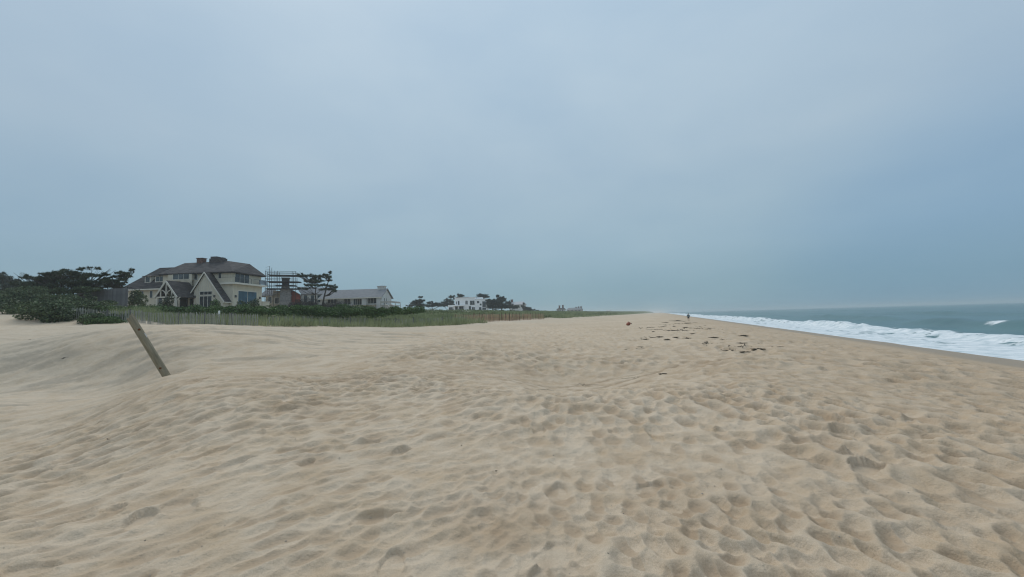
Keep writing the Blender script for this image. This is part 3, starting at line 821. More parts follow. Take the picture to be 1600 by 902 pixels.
# ------------------------------------------------------------------ building helpers (local x right, y away from the viewer, z up)
class Site:
    def __init__(s, name, px, py, depth, alpha):
        o = P(px, py, depth); az = math.atan2(o.x, o.y)
        a = az + math.pi / 2 + R(alpha)
        s.rz = math.atan2(math.cos(a), math.sin(a))
        s.root = empty(name, o, s.rz)
def roof_panel(mb, quad, th=0.16):
    """a sloping slab of real thickness from an outline of 3 or 4 points"""
    mb.prism(quad, (0, 0, -th), (0, 0, 0))
def window(parent, face, a0, a1, z0, z1, at, cols=1, rows=1, glass='glass', frame='trim', name='window', bar=0.08, proud=0.05):
    """face 'y': in plane y=at (a = x), seen from -y; face 'x': in plane x=at (a = y), seen from +x"""
    mb = MB(); gl = []
    def bx(u0, u1, v0, v1, d0, d1):
        if face == 'y': return (u0, u1, at - d1, at - d0, v0, v1)
        return (at + d0, at + d1, u0, u1, v0, v1)
    mb.box(*bx(a0 - bar, a1 + bar, z1, z1 + bar, -0.06, proud)); mb.box(*bx(a0 - bar - 0.04, a1 + bar + 0.04, z0 - bar, z0, -0.06, proud + 0.04))
    mb.box(*bx(a0 - bar, a0, z0, z1, -0.06, proud)); mb.box(*bx(a1, a1 + bar, z0, z1, -0.06, proud))
    t = bar * 0.6
    us = [a0 + (a1 - a0) * i / cols for i in range(cols + 1)]; vs = [z0 + (z1 - z0) * i / rows for i in range(rows + 1)]
    for u in us[1:-1]: mb.box(*bx(u - t / 2, u + t / 2, z0, z1, -0.05, proud - 0.015))
    for v in vs[1:-1]: mb.box(*bx(a0, a1, v - t / 2, v + t / 2, -0.05, proud - 0.025))
    f = mb.build(name, M[frame], parent)
    for i in range(cols):
        for j in range(rows):
            g = MB(); g.box(*bx(us[i] + (t / 2 if i else 0) + 0.002, us[i + 1] - (t / 2 if i < cols - 1 else 0) - 0.002, vs[j] + (t / 2 if j else 0) + 0.002, vs[j + 1] - (t / 2 if j < rows - 1 else 0) - 0.002, -0.03, 0.012))
            g.build('pane', M[glass], f)
    return f

# ------------------------------------------------------------------ the big shingled house
hs = Site('beach_house', 190 + 1185 / 6.94, 390 + 620 / 6.94, 76, 40)
h = hs.root
tag(h, 'large cream house with dark shingle roof, steep gables and wide blue picture window', 'house')
wl_ = MB(); wl_.box(-14.6, 0, 0, 8.2, -2.0, 7.05); wl_.build('wall', M['cream'], h)
wl_ = MB(); wl_.box(-23.2, -14.602, 1.0, 9.0, -2.0, 4.25); wl_.build('wall', M['cream'], h)
rf = MB()
A, B, Cc = (-14.0, 4.1, 9.78), (-4.2, 4.1, 9.86), (-1.8, 7.0, 9.52)
e0, e1, e2, e3 = (-15.1, -0.65, 6.95), (0.7, -0.65, 6.95), (0.7, 8.9, 6.95), (-15.1, 8.9, 6.95)
roof_panel(rf, [e0, e1, B, A]); roof_panel(rf, [e1, e2, Cc, B]); roof_panel(rf, [e2, e3, A, B, Cc]) if False else roof_panel(rf, [e2, (-5.5, 8.9, 6.95), B, Cc])
roof_panel(rf, [(-5.5, 8.9, 6.95), e3, A, B]); roof_panel(rf, [e3, e0, A])
mroof = rf.build('roof', M['shingle'], h)
MB().box(-15.0, 0.6, -0.55, 8.8, 6.72, 6.80).build('soffit', M['shingle'], mroof)
c_ = MB(); c_.box(-10.9, -9.6, 3.6, 4.6, 9.3, 10.55); c_.box(-11.0, -9.5, 3.5, 4.7, 10.55, 10.68)
c_.build('chimney', M['brick'], mroof)
c_ = MB(); c_.box(-8.0, -5.0, 3.5, 4.7, 9.3, 10.42); c_.box(-7.8, -6.4, 3.6, 4.6, 10.42, 10.85); c_.box(-5.9, -5.2, 3.7, 4.5, 10.42, 10.62); c_.build('chimney', M['dark_stone'], mroof)
# left wing: long sweeping roof with a hip at its far end
rf = MB()
w0, w1, w2, w3 = (-24.6, 0.35, 4.15), (-14.75, 0.35, 4.15), (-14.75, 9.6, 4.15), (-24.6, 9.6, 4.15)
wa, wb = (-20.6, 5.0, 9.1), (-14.75, 5.0, 9.12)
roof_panel(rf, [w0, w1, wb, wa]); roof_panel(rf, [w2, w3, wa, wb]); roof_panel(rf, [w3, w0, wa])
wroof = rf.build('roof', M['shingle'], h)
MB().box(-24.5, -14.7, 0.22, 0.34, 3.93, 4.16).build('fascia', M['trim'], wroof)
for a0, a1, z0, z1 in ((-20.15, -19.2, 5.65, 6.75), (-17.9, -16.3, 5.75, 6.8)):
    d = MB(); d.box(a0 - 0.18, a1 + 0.18, 1.70, 3.6, z0 - 0.3, z1 + 0.16); dd = d.build('dormer', M['trim'], wroof)
    d = MB(); roof_panel(d, [(a0 - .45, 1.35, z1 + .2), (a1 + .45, 1.35, z1 + .2), (a1 + .45, 3.9, z1 + .75), (a0 - .45, 3.9, z1 + .75)], 0.14); d.build('roof', M['shingle'], h)
    window(h, 'y', a0, a1, z0, z1, 1.70, 2 if a1 - a0 > 1.2 else 1, 1, 'glass', 'trim', 'dormer_window')
window(h, 'y', -18.3, -17.75, 2.35, 3.75, 1.0, 1, 1)
window(h, 'y', -20.3, -19.7, 2.35, 3.75, 1.0, 1, 1)
window(h, 'y', -16.4, -15.6, 0.3, 2.3, 1.0, 1, 2)
# first-floor windows of the long front
bay = MB(); bay.prism([(-12.9, -0.55, 5.45), (-7.9, -0.55, 5.45), (-7.9, -0.55, 6.9), (-12.9, -0.55, 6.9)], (0, 0, 0), (0, 0.548, 0))
bay.prism([(-10.4, -0.55, 5.448), (-7.9, -0.55, 5.448), (-8.05, -0.1, 3.4), (-8.9, -0.1, 3.4)], (0, 0, 0), (0, 0.098, 0))
bay.build('bay', M['cream'], h)
window(h, 'y', -11.85, -8.45, 5.75, 6.8, -0.55, 3, 1)
window(h, 'y', -7.85, -7.2, 5.6, 6.85, 0, 1, 1)
window(h, 'y', -2.75, -2.15, 5.7, 6.75, 0, 1, 1)
# steep front gable
g = MB(); g.prism([(-6.45, -1.5, -2.0), (-0.35, -1.5, -2.0), (-0.35, -1.5, 1.35), (-4.16, -1.5, 6.72), (-6.45, -1.5, 3.3)], (0, 0, 0), (0, 1.45, 0))
gab = g.build('gable', M['cream'], h)
bt = MB()
for i in range(13):
    x = -6.2 + i * 0.46
    zt = min(6.6 - abs(x + 4.16) * (1.41 if x > -4.16 else 1.5), 6.5) - 0.1
    zb = 3.35 if -5.4 < x < -2.5 else -1.0
    if zt > zb: bt.box(x - 0.03, x + 0.03, -1.53, -1.503, zb, zt)
bt.build('battens', M['trim'], gab)
rf = MB(); roof_panel(rf, [(-4.16, -1.75, 6.98), (-4.16, 2.0, 6.98), (0.1, 2.0, 1.02), (0.1, -1.75, 1.02)], 0.2)
roof_panel(rf, [(-4.16, -1.75, 6.98), (-4.16, 2.0, 6.98), (-6.9, 2.0, 2.85), (-6.9, -1.75, 2.85)], 0.2)
gr = rf.build('roof', M['shingle'], h)
b_ = MB(); b_.bar((-4.16, -1.83, 6.80), (0.12, -1.83, 0.82), 0.06, 0.20); b_.bar((-4.16, -1.83, 6.80), (-6.92, -1.83, 2.65), 0.06, 0.20); b_.build('bargeboard', M['trim'], gr)
MB().box(-0.33, 0.15, -1.7, -0.02, 0.75, 0.9).build('eave_trim', M['trim'], gr)
window(h, 'y', -5.15, -2.7, -0.4, 2.1, -1.5, 3, 1, 'glass', 'trim', 'glazed_door', 0.13)
window(h, 'y', -5.15, -2.7, 2.42, 3.02, -1.5, 3, 1, 'glass', 'trim', 'transom_window', 0.12)
for x in (-6.1, -2.1): MB().box(x - 0.1, x + 0.1, -1.75, -1.5, 1.85, 2.3).build('wall_lamp', M['rail_dark'], h)
# timber porch: open truss gable on posts, roof running back
rf = MB(); roof_panel(rf, [(-8.5, -5.2, 5.05), (-8.5, 0.6, 5.05), (-6.2, 0.6, 1.95), (-6.2, -5.2, 1.95)], 0.16)
roof_panel(rf, [(-8.5, -5.2, 5.05), (-8.5, 0.6, 5.05), (-10.75, 0.6, 1.9), (-10.75, -5.2, 1.9)], 0.16)
pr = rf.build('roof', M['shingle'], h)
t_ = MB(); t_.bar((-8.5, -5.27, 4.88), (-6.2, -5.27, 1.78), 0.12, 0.26); t_.bar((-8.5, -5.27, 4.88), (-10.75, -5.27, 1.73), 0.12, 0.26)
t_.bar((-10.5, -5.1, 1.9), (-6.4, -5.1, 1.9), 0.18, 0.26); t_.bar((-8.5, -5.1, 1.9), (-8.5, -5.1, 4.7), 0.17)
t_.bar((-9.6, -5.1, 1.9), (-9.6, -5.1, 3.2), 0.15); t_.bar((-7.4, -5.1, 1.9), (-7.4, -5.1, 3.2), 0.15)
for sg in (-1, 1):
    arc = [(-8.5 + sg * (1.05 * math.cos(R(a))), -5.1, 2.0 + 1.25 * math.sin(R(a))) for a in (90, 65, 40, 15, 0)]
    arc = [(-8.5 + sg * 1.05 * (1 - math.cos(R(a))), -5.1, 2.0 + 1.25 * math.sin(R(a))) for a in (0, 25, 50, 75, 90)]
    for p, q in zip(arc, arc[1:]): t_.bar(p, q, 0.13)
t_.build('truss', M['trim'], pr)
for x in (-10.3, -6.6):
    for y in (-5.05, -1.2) if x < -7 else (-5.05,): MB().box(x - 0.14, x + 0.14, y - 0.14, y + 0.14, -2.0, 1.77).build('post', M['trim'], h)
br = MB(); br.bar((-6.6, -5.05, 1.2), (-5.9, -4.9, 1.85), 0.12); br.bar((-6.6, -4.9, 1.2), (-6.6, -4.2, 1.85), 0.12); br.build('brace', M['trim'], h)
MB().box(-10.7, -9.1, -0.06, -0.002, -1.0, 2.0).build('door', M['interior'], h)
MB().box(-8.6, -7.2, -0.06, -0.002, -1.0, 1.9).build('door', M['interior'], h)
# sea-facing end: picture window below, balcony with glazed doors above
sw = MB(); sw.box(0.002, 0.35, 0.0, 8.0, -2.0, 4.45); sw.build('end_wall', M['cream'], h)
window(h, 'x', 1.35, 6.4, 0.55, 3.2, 0.35, 2, 1, 'blue_glass', 'trim', 'picture_window', 0.13)
window(h, 'x', 0.9, 4.6, 4.95, 6.75, 0.0, 3, 1, 'glass', 'trim', 'balcony_door', 0.1)
bal = MB(); bal.box(-2.0, 1.2, -0.5, 8.5, 4.47, 4.80); bal = bal.build('balcony', M['trim'], h)
for y in (-0.4, 1.8, 4.0, 6.2, 8.4):
    MB().box(1.05, 1.11, y - 0.03, y + 0.03, 4.8, 5.85).build('rail_post', M['rail_dark'], bal)
rl = MB(); rl.bar((1.08, -0.4, 5.85), (1.08, 8.4, 5.85), 0.06); rl.bar((1.08, -0.4, 5.85), (-1.8, -0.4, 5.85), 0.06)
for z in (5.0, 5.2, 5.4, 5.6): rl.bar((1.08, -0.4, z), (1.08, 8.4, z), 0.025)
rl.build('balcony_rail', M['rail_dark'], bal)
MB().box(1.06, 1.09, 6.3, 8.35, 4.9, 5.8).build('glass_panel', M['rail_glass'], bal)
for y in (0.6, 7.3): MB().box(0.35, 0.6, y - 0.12, y + 0.12, 1.85, 2.3).build('wall_lamp', M['rail_dark'], h)
MB().box(0.36, 0.9, 0.9, 5.4, -0.3, 0.25).build('planter', M['trim'], h)
MB().box(-0.6, 0.4, 8.2, 10.4, -2.0, 1.2).build('garden_wall', M['cream'], h)
MB().box(-0.7, 0.5, 8.2, 10.5, 1.2, 1.35).build('coping', M['trim'], h)

# ------------------------------------------------------------------ long low grey-roofed house with its red-boarded older end
hs2 = Site('ranch_house', 500 + 965 / 10, 440 + 400 / 10, 112, 22)
h2 = hs2.root
tag(h2, 'long low white house with grey shingle roof and scaffolded stone chimney', 'house')
MB().box(-18.5, 0, 0, 7.6, -2.5, 3.0).build('wall', M['white_board'], h2)
g = MB(); g.prism([(-0.02, 0, 3.0), (-0.02, 7.6, 3.0), (-0.02, 3.8, 5.5)], (-0.3, 0, 0), (0, 0, 0)); g.build('gable', M['white_board'], h2)
rf = MB(); roof_panel(rf, [(-18.8, -0.9, 2.95), (0.35, -0.9, 2.95), (0.35, 3.8, 5.72), (-18.8, 3.8, 5.72)], 0.2)
roof_panel(rf, [(-18.8, 8.5, 2.95), (0.35, 8.5, 2.95), (0.35, 3.8, 5.72), (-18.8, 3.8, 5.72)], 0.2)
r2 = rf.build('roof', M['grey_shingle'], h2)
f_ = MB(); f_.box(-18.8, 0.36, -0.98, -0.905, 2.66, 2.93); f_.build('fascia', M['trim'], r2)
c_ = MB(); c_.box(-2.6, -0.5, 3.2, 4.5, 5.2, 6.3); c_.box(-2.75, -0.35, 3.05, 4.65, 6.3, 6.5); c_.box(-1.9, -1.3, 3.5, 4.2, 6.5, 6.6); c_.build('chimney', M['white_board'], r2)
for a0, a1 in ((-5.75, -4.35), (-1.35, 0.25)):
    MB().box(a0, a1, -0.55, -0.002, -2.5, 2.70).build('pillar', M['white_board'], h2)
window(h2, 'y', -4.1, -1.6, 1.15, 2.75, 0, 3, 1); window(h2, 'y', -8.4, -6.0, 0.9, 2.6, 0, 4, 1); window(h2, 'y', -11.2, -9.4, 1.1, 2.7, 0, 2, 1)
window(h2, 'y', -16.2, -13.6, 1.6, 2.7, 0, 3, 1, 'glass', 'trim', 'window', 0.2)
window(h2, 'x', 1.6, 2.2, 0.6, 2.7, 0, 1, 1); window(h2, 'x', 3.4, 3.9, 0.6, 2.7, 0, 1, 1)
MB().box(-11.4, -1.4, -1.3, -0.6, 0.2, 0.75).build('deck_edge', M['tan_board'], h2)
dk = MB(); dk.box(0.4, 3.6, -2.4, 5.8, 0.30, 0.50); dk = dk.build('deck', M['rail'], h2)
dr = MB(); dr.bar((0.45, -2.3, 1.35), (3.55, -2.3, 1.35), 0.12, 0.5); dr.bar((3.5, -2.3, 1.35), (3.5, 5.7, 1.35), 0.12, 0.5); dr.build('deck_rail', M['rail'], dk)
for x, y in ((0.5, -2.3), (2.0, -2.3), (3.5, -2.3), (3.5, 1.5), (3.5, 5.7)): MB().box(x - .07, x + .07, y - .07, y + .07, -2.5, 1.1).build('post', M['rail'], dk)

ws = Site('annexe', 400 + 780 / 11.27, 410 + 760 / 11.27, 112, 5)
an = ws.root
tag(an, 'red and tan boarded gabled cottage behind scaffolding with tall stone chimney', 'house')
h2['label'] = 'long low white house with grey shingle roof and a white chimney'
MB().box(-8.6, 0, 0, 6, -2.5, 2.9).build('wall', M['tan_board'], an)
MB().box(-2.3, 0.004, -0.05, -0.002, -2.5, 3.2).build('wall', M['red_board'], an)
g = MB(); g.prism([(-6.9, -0.055, 2.9), (0.0, -0.055, 3.1), (-3.4, -0.055, 5.1)], (0, 0, 0), (0, 0.05, 0)); g.build('gable', M['red_board'], an)
MB().box(-6.9, -4.7, -0.12, -0.06, 2.7, 4.3).build('board_panel', M['tan_board'], an)
rf = MB(); roof_panel(rf, [(-3.4, -0.5, 5.4), (-3.4, 6.5, 5.4), (0.35, 6.5, 3.0), (0.35, -0.5, 3.0)], 0.18)
roof_panel(rf, [(-3.4, -0.5, 5.4), (-3.4, 6.5, 5.4), (-7.2, 6.5, 2.9), (-7.2, -0.5, 2.9)], 0.18); rf.build('roof', M['grey_shingle'], an)
rf = MB(); roof_panel(rf, [(-10.3, 0.2, 2.95), (-6.6, 0.2, 2.95), (-6.6, 3.2, 5.0), (-8.8, 3.2, 5.0)], 0.16); roof_panel(rf, [(-10.3, 6.4, 2.95), (-6.6, 6.4, 2.95), (-6.6, 3.2, 5.0), (-8.8, 3.2, 5.0)], 0.16)
roof_panel(rf, [(-10.3, 6.4, 2.95), (-10.3, 0.2, 2.95), (-8.8, 3.2, 5.0)], 0.16); rf.build('roof', M['grey_shingle'], an)
rf = MB(); roof_panel(rf, [(0.2, 0.6, 3.4), (8.6, 0.6, 3.4), (8.6, 3.6, 5.45), (-1.4, 3.6, 5.75)], 0.18); roof_panel(rf, [(0.2, 6.6, 3.4), (8.6, 6.6, 3.4), (8.6, 3.6, 5.45), (-1.4, 3.6, 5.75)], 0.18); rf.build('roof', M['grey_shingle'], an)
MB().box(0.004, 8.4, 1.0, 6.0, -2.5, 3.45).build('wall', M['white_board'], an)
for a in (0.8, 2.6, 4.4, 6.2): window(an, 'y', a, a + 0.9, 0.9, 3.0, 1.0, 1, 1, 'glass', 'trim', 'window', 0.12)
window(an, 'y', -8.0, -7.2, 0.8, 2.5, 0, 1, 1); window(an, 'y', -6.4, -5.4, 0.6, 2.2, 0, 1, 1)
ch = MB(); ch.prism([(-5.1, -1.5, -2.5), (-2.3, -1.5, -2.5), (-2.4, -1.5, 4.3), (-2.85, -1.5, 5.6), (-4.5, -1.5, 5.6), (-4.95, -1.5, 4.3)], (0, 0, 0), (0, 1.44, 0)); ch = ch.build('chimney', M['stone'], an)
MB().prism([(-4.5, -1.45, 5.602), (-2.85, -1.45, 5.602), (-2.75, -1.45, 7.8), (-4.6, -1.45, 7.8)], (0, 0, 0), (0, 1.3, 0)).build('stack', M['dark_stone'], ch)
MB().box(-4.75, -2.6, -1.6, 0.0, 7.8, 7.98).build('cap', M['stone'], ch)
# scaffold
sc = empty('scaffold', an.location, ws.rz); tag(sc, 'tall tube scaffold with plank decks round the stone chimney', 'scaffold')
for x in (-8.4, -7.4, -6.3, -5.5, -1.9, -1.0):
    for y in (-2.6, 0.9):
        top = {-8.4: 9.7, -7.4: 11.0}.get(x, 9.7 if x > -7 else 9.7)
        if y > 0 and x > -7 : zb = 5.2
        else: zb = -1.5
        MB().tube([(x, y, zb), (x, y, top)], 0.06, 6).build('standard', M['steel'], sc)
for z in (1.2, 2.9, 4.7, 5.6, 6.6, 7.5, 8.45, 9.0, 9.6):
    for y in (-2.62, 0.92):
        MB().tube([(-8.5, y, z), (-0.8 if z < 9.2 else -0.9, y, z)], 0.05, 5).build('ledger', M['steel'], sc)
for x in (-8.4, -7.4):
    for k in range(10): MB().tube([(x, -2.6, 0.5 + k), (x, 0.9, 0.5 + k)], 0.03, 5).build('transom', M['steel'], sc)
for k in range(14): MB().tube([(-8.4, -2.6, 1 + k * 0.7), (-7.4, -2.6, 1 + k * 0.7)], 0.028, 5).build('rung', M['steel'], sc)
MB().tube([(-8.4, -2.6, 10.6), (-7.4, -2.6, 10.95)], 0.03, 5).build('transom', M['steel'], sc)
for z, x0, x1 in ((8.42, -7.9, 0.4), (6.6, -8.0, 0.2), (4.6, -8.3, -0.2), (5.55, -6.2, -1.0)):
    for k, y in enumerate((-2.4, -2.12, -1.84, 0.1, 0.38, 0.66)):
        MB().box(x0 + 0.25 * (k % 3), x1 - 0.3 * ((k + 1) % 3), y, y + 0.25, z + 0.01 * (k % 2), z + 0.20 + 0.05 * (k % 2)).build('plank', M['plank'], sc)

# ------------------------------------------------------------------ white modern house further along
ms = Site('modern_house', 690 + 815 / 11.43, 450 + 400 / 11.43, 225, 8)
mh = ms.root
tag(mh, 'white flat-roofed modern house of stacked boxes behind the dune', 'house')
MB().box(-19.2, -7.0, 0, 9, -4, 7.7).build('wall', M['white'], mh)
MB().box(-6.998, 0, 0.4, 9, -4, 6.6).build('wall', M['white'], mh)
MB().box(-23.3, -19.202, 0, 8, -4, 3.7).build('wall', M['white'], mh)
MB().box(-7.2, -3.4, 3, 8, 6.602, 7.9).build('roof_box', M['white'], mh)
MB().box(-19.5, -6.9, -0.3, 9.2, 7.702, 7.95).build('parapet', M['white'], mh)
MB().box(-7.0, 0.2, 0.2, 9.2, 6.602, 6.8).build('parapet', M['white'], mh)
MB().box(-15.0, -11.5, 3, 6, 7.952, 8.35).build('roof_plant', M['rail_dark'], mh)
MB().box(-20.0, -13.2, -2.4, -0.002, 3.0, 3.35).build('canopy', M['white'], mh)
for x in (-19.8, -16.6, -13.4): MB().box(x - .12, x + .12, -2.3, -2.06, -4, 3.0).build('post', M['white'], mh)
for a0, a1, z0, z1, y, cc in ((-18.5, -18.0, 4.0, 5.7, 0, 1), (-17.4, -16.4, 3.7, 6.0, 0, 1), (-12.85, -11.5, 3.8, 6.0, 0, 2), (-10.1, -7.4, 3.4, 5.9, 0, 2), (-6.0, -4.7, 4.3, 5.6, 0.4, 1), (-4.4, -3.4, 3.0, 4.0, 0.4, 1), (-2.85, -0.8, 1.9, 5.3, 0.4, 1),
                              (-10.9, -9.6, 0.6, 2.7, 0, 1), (-9.1, -7.3, 0.3, 2.1, 0, 2), (-4.9, -3.5, 0.3, 1.95, 0.4, 1), (-2.9, -0.8, 0.3, 1.6, 0.4, 2), (-19.0, -13.6, 0.5, 2.8, 0, 4), (-22.8, -20.0, 0.5, 2.4, 0, 4)):
    window(mh, 'y', a0, a1, z0, z1, y, cc, 1, 'glass', 'white', 'window', 0.1)

# ------------------------------------------------------------------ far houses along the dune
def far_house(label, px, py, depth, w, d, hgt, rise, wall, roof, chimneys=(), wins=4, alpha=15):
    s_ = Site('far_house', px, py, depth, alpha); r = s_.root
    tag(r, label, 'house', None)
    MB().box(-w, 0, 0, d, -5, hgt).build('wall', M[wall], r)
    q = MB()
    roof_panel(q, [(-w - .5, -.6, hgt - .1), (.5, -.6, hgt - .1), (-.8, d / 2, hgt + rise), (-w + .8, d / 2, hgt + rise)], 0.25)
    roof_panel(q, [(-w - .5, d + .6, hgt - .1), (.5, d + .6, hgt - .1), (-.8, d / 2, hgt + rise), (-w + .8, d / 2, hgt + rise)], 0.25)
    roof_panel(q, [(.5, -.6, hgt - .1), (.5, d + .6, hgt - .1), (-.8, d / 2, hgt + rise)], 0.25)
    roof_panel(q, [(-w - .5, -.6, hgt - .1), (-w - .5, d + .6, hgt - .1), (-w + .8, d / 2, hgt + rise)], 0.25)
    ro = q.build('roof', M[roof], r)
    for f, hh in chimneys:
        k = MB(); k.box(-w * f - .8, -w * f + .8, d / 2 - .7, d / 2 + .7, hgt + rise - 1.0, hgt + rise + hh); k.box(-w * f - .95, -w * f + .95, d / 2 - .85, d / 2 + .85, hgt + rise + hh, hgt + rise + hh + .3)
        k.build('chimney', M['brick'], ro)
    for i in range(wins):
        x = -w + w * (i + .5) / wins; window(r, 'y', x - w / wins * .28, x + w / wins * .28, hgt - 2.4, hgt - .7, 0, 1, 1, 'glass', 'trim', 'window', 0.12)
    return r
far_house('hazy house with pale roof between pines right of the white modern house', 818, 484.5, 300, 11, 8, 4.6, 2.2, 'white_board', 'pale_roof', ((0.95, 1.6),), 4)
far_house('distant low house with twin brick chimneys on the dune', 881, 485.5, 430, 8, 8, 1.6, 1.5, 'white_board', 'shingle', ((0.25, 3.0), (0.75, 2.6)), 3)
far_house('distant wide house with long grey roof and three stubby chimneys', 908, 487, 520, 20, 9, 3.0, 2.6, 'tan_board', 'grey_shingle', ((0.05, 1.4), (0.22, 1.2), (0.40, 0.8)), 4)
far_house('tiny white house farthest along the hazy dunes', 953, 488, 780, 7, 8, 2.8, 2.0, 'white', 'pale_roof', (), 2)

# ------------------------------------------------------------------ grey plank screen beside the pines
sx0, sy0, _ = ground_at(119, 64); sx1, sy1, _ = ground_at(199, 61)
scr = empty('plank_screen', (sx0, sy0, P(119, 478, 64).z)); tag(scr, 'weathered grey vertical plank wall between the pines and the big house', 'wall')
dv = Vector((sx1 - sx0, sy1 - sy0, 0)); nb = 40; bw_ = dv.length / nb
scr.rotation_euler = (0, 0, math.atan2(dv.y, dv.x))
bms = [MB().box(0.004, bw_ - 0.004, -0.02, 0.015 + 0.008 * k, -1.6, 2.45 + 0.03 * k).mesh('board') for k in range(3)]
for i in range(nb):
    o = link('board', bms[random.randrange(3)], M['old_wood'], scr); o.location = (i * bw_, random.uniform(-.012, .012), random.uniform(-.03, .03)); o.rotation_euler = (0, random.gauss(0, .004), 0)
for z in (0.3, 1.9): MB().box(0, dv.length, 0.03, 0.12, z, z + 0.12).build('rail', M['old_wood'], scr)

# ------------------------------------------------------------------ sand fences
def poly_path(pts):
    return [(p.x, p.y) for p in (P(px, 490, d) for px, d in pts)]
def walk(path, step):
    out = []; carry = 0.0
    for (x0, y0), (x1, y1) in zip(path, path[1:]):
        L = math.hypot(x1 - x0, y1 - y0); u = carry
        while u < L:
            out.append((x0 + (x1 - x0) * u / L, y0 + (y1 - y0) * u / L, math.atan2(y1 - y0, x1 - x0))); u += step
        carry = u - L
    return out
def snow_fence(name, label, path, step, hgt, mat, post_every, lean=0.02, gap=0.0, post_mat='post_dark', post_h=1.5, sunk=0.15):
    w = walk(path, step)
    ox, oy = w[0][0], w[0][1]; oz = G(ox, oy)
    root = empty(name, (ox, oy, oz)); tag(root, label, 'fence', 'sand fences along the dune foot')
    xs = np.array([p[0] for p in w]); ys = np.array([p[1] for p in w])
    gz = np.array([surf(a_, b_) for a_, b_ in zip(xs, ys)])
    sl = [MB().box(-0.024, 0.024, -0.006, 0.006, -0.4, hgt + 0.04 * k).mesh('slat') for k in range(3)]
    top = []
    for i, (x, y, a) in enumerate(w):
        a_ = a + 0.35 * math.sin(i * 0.09)
        top.append(Vector((x - ox, y - oy, gz[i] - oz)))
        if random.random() < gap: continue
        o = link('slat', sl[i % 3], M[mat], root)
        o.location = (x - ox, y - oy, gz[i] - oz - sunk * random.random()); o.rotation_euler = (random.gauss(0, lean * 2), random.gauss(0, lean), a_ + random.gauss(0, 0.15))
        if i % post_every == 0:
            pm = MB().tube([(0, 0.05, -0.5), (0, 0.05, post_h)], [0.05, 0.042], 6)
            q = pm.build('post', M[post_mat], root); q.location = (x - ox, y - oy, gz[i] - oz); q.rotation_euler = (random.gauss(0, .03), random.gauss(0, .04), 0)
    for zf in (0.25, 0.6, 0.95):
        mb = MB(); mb.tube([t + Vector((0, 0, hgt * zf - sunk * .5)) for t in top[::4]], 0.008, 4); mb.build('wire', M['wire'], root)
    return root
snow_fence('sand_fence', 'grey weathered sand fence running behind the leaning post', poly_path([(92, 38.5), (200, 38.3), (300, 38), (405, 39.2)]), 0.095, 1.2, 'slat', 26, 0.035, 0.07, 'old_wood', 1.3)
snow_fence('sand_fence', 'broken grey sand fence in grass below the long low house', poly_path([(409, 39.4), (500, 42), (600, 47), (680, 54), (729, 63)]), 0.16, 1.05, 'slat', 18, 0.08, 0.28, 'old_wood', 1.2)
cf = poly_path([(733, 66), (752, 69.5), (775, 74), (800, 80), (825, 88), (850, 97)])
snow_fence('sand_fence', 'new reddish cedar sand fence at the foot of the green dune', cf, 0.125, 1.4, 'cedar', 13, 0.05, 0.10, 'post_dark', 1.75)
ORD = ('nearest', 'second', 'third', 'fourth', 'fifth', 'sixth', 'farthest')
for k, (px, d) in enumerate(((736, 66.6), (752, 69.5), (766, 72.3), (780, 75.2), (796, 79), (812, 84), (829, 89.5))):
    lab_ = ORD[k] + ' short cedar spur running back from the reddish sand fence'; a = P(px, 490, d)
    b = a + Vector((-CB, SB, 0)) * 4.2 + Vector((SB, CB, 0)) * 1.4
    snow_fence('sand_fence', lab_, [(a.x, a.y), (b.x, b.y)], 0.17, 1.4, 'cedar', 12, 0.05, 0.1)
# small white marker post before the hedge
mx, my, mz = ground_at(343, 41.5)
mk = empty('marker_post', (mx, my, mz)); tag(mk, 'small white marker post standing before the hedge', 'post')
MB().box(-.05, .05, -.05, .05, -.4, 1.55).build('post', M['white'], mk); MB().box(-.09, .09, -.07, -.051, 1.15, 1.5).build('sign_plate', M['white'], mk)

# ------------------------------------------------------------------ timber stairs over the dune
def stairs(label, pa, da, pb, db, group, drop):
    a = P(*pa, da); b = P(*pb, db)
    r = empty('beach_stairs', a); tag(r, label, 'stairs', group)
    v = b - a; n = Vector((v.x, v.y, 0)).normalized(); s_ = Vector((-n.y, n.x, 0))
    for sd in (-0.7, 0.7):
        MB().bar(s_ * sd, v + s_ * sd, 0.14, 0.24).build('handrail', M['rail'], r)
        MB().bar(s_ * sd - Vector((0, 0, .5)), v + s_ * sd - Vector((0, 0, .5)), 0.08, 0.12).build('handrail', M['rail'], r)
        MB().bar(s_ * sd - Vector((0, 0, 1.0)), v + s_ * sd - Vector((0, 0, 1.0)), 0.10, 0.26).build('stringer', M['rail'], r)
        for f in (0.0, 0.33, 0.66, 1.0):
            q = v * f + s_ * sd; MB().bar(q + Vector((0, 0, .1)), q - Vector((0, 0, 2.4)), 0.15).build('post', M['rail'], r)
    for i in range(9):
        q = v * ((i + .5) / 9) - Vector((0, 0, .95)); MB().bar(q - s_ * .66, q + s_ * .66, 0.3, 0.05).build('tread', M['rail'], r)
stairs('grey timber stairs descending from the deck of the long low house', (606, 475.5), 104, (629, 487), 90, 'timber beach stairs', 0)
stairs('lower flight of grey timber stairs ending in the dune grass', (631, 483.8), 84, (644, 493), 74, 'timber beach stairs', 0)

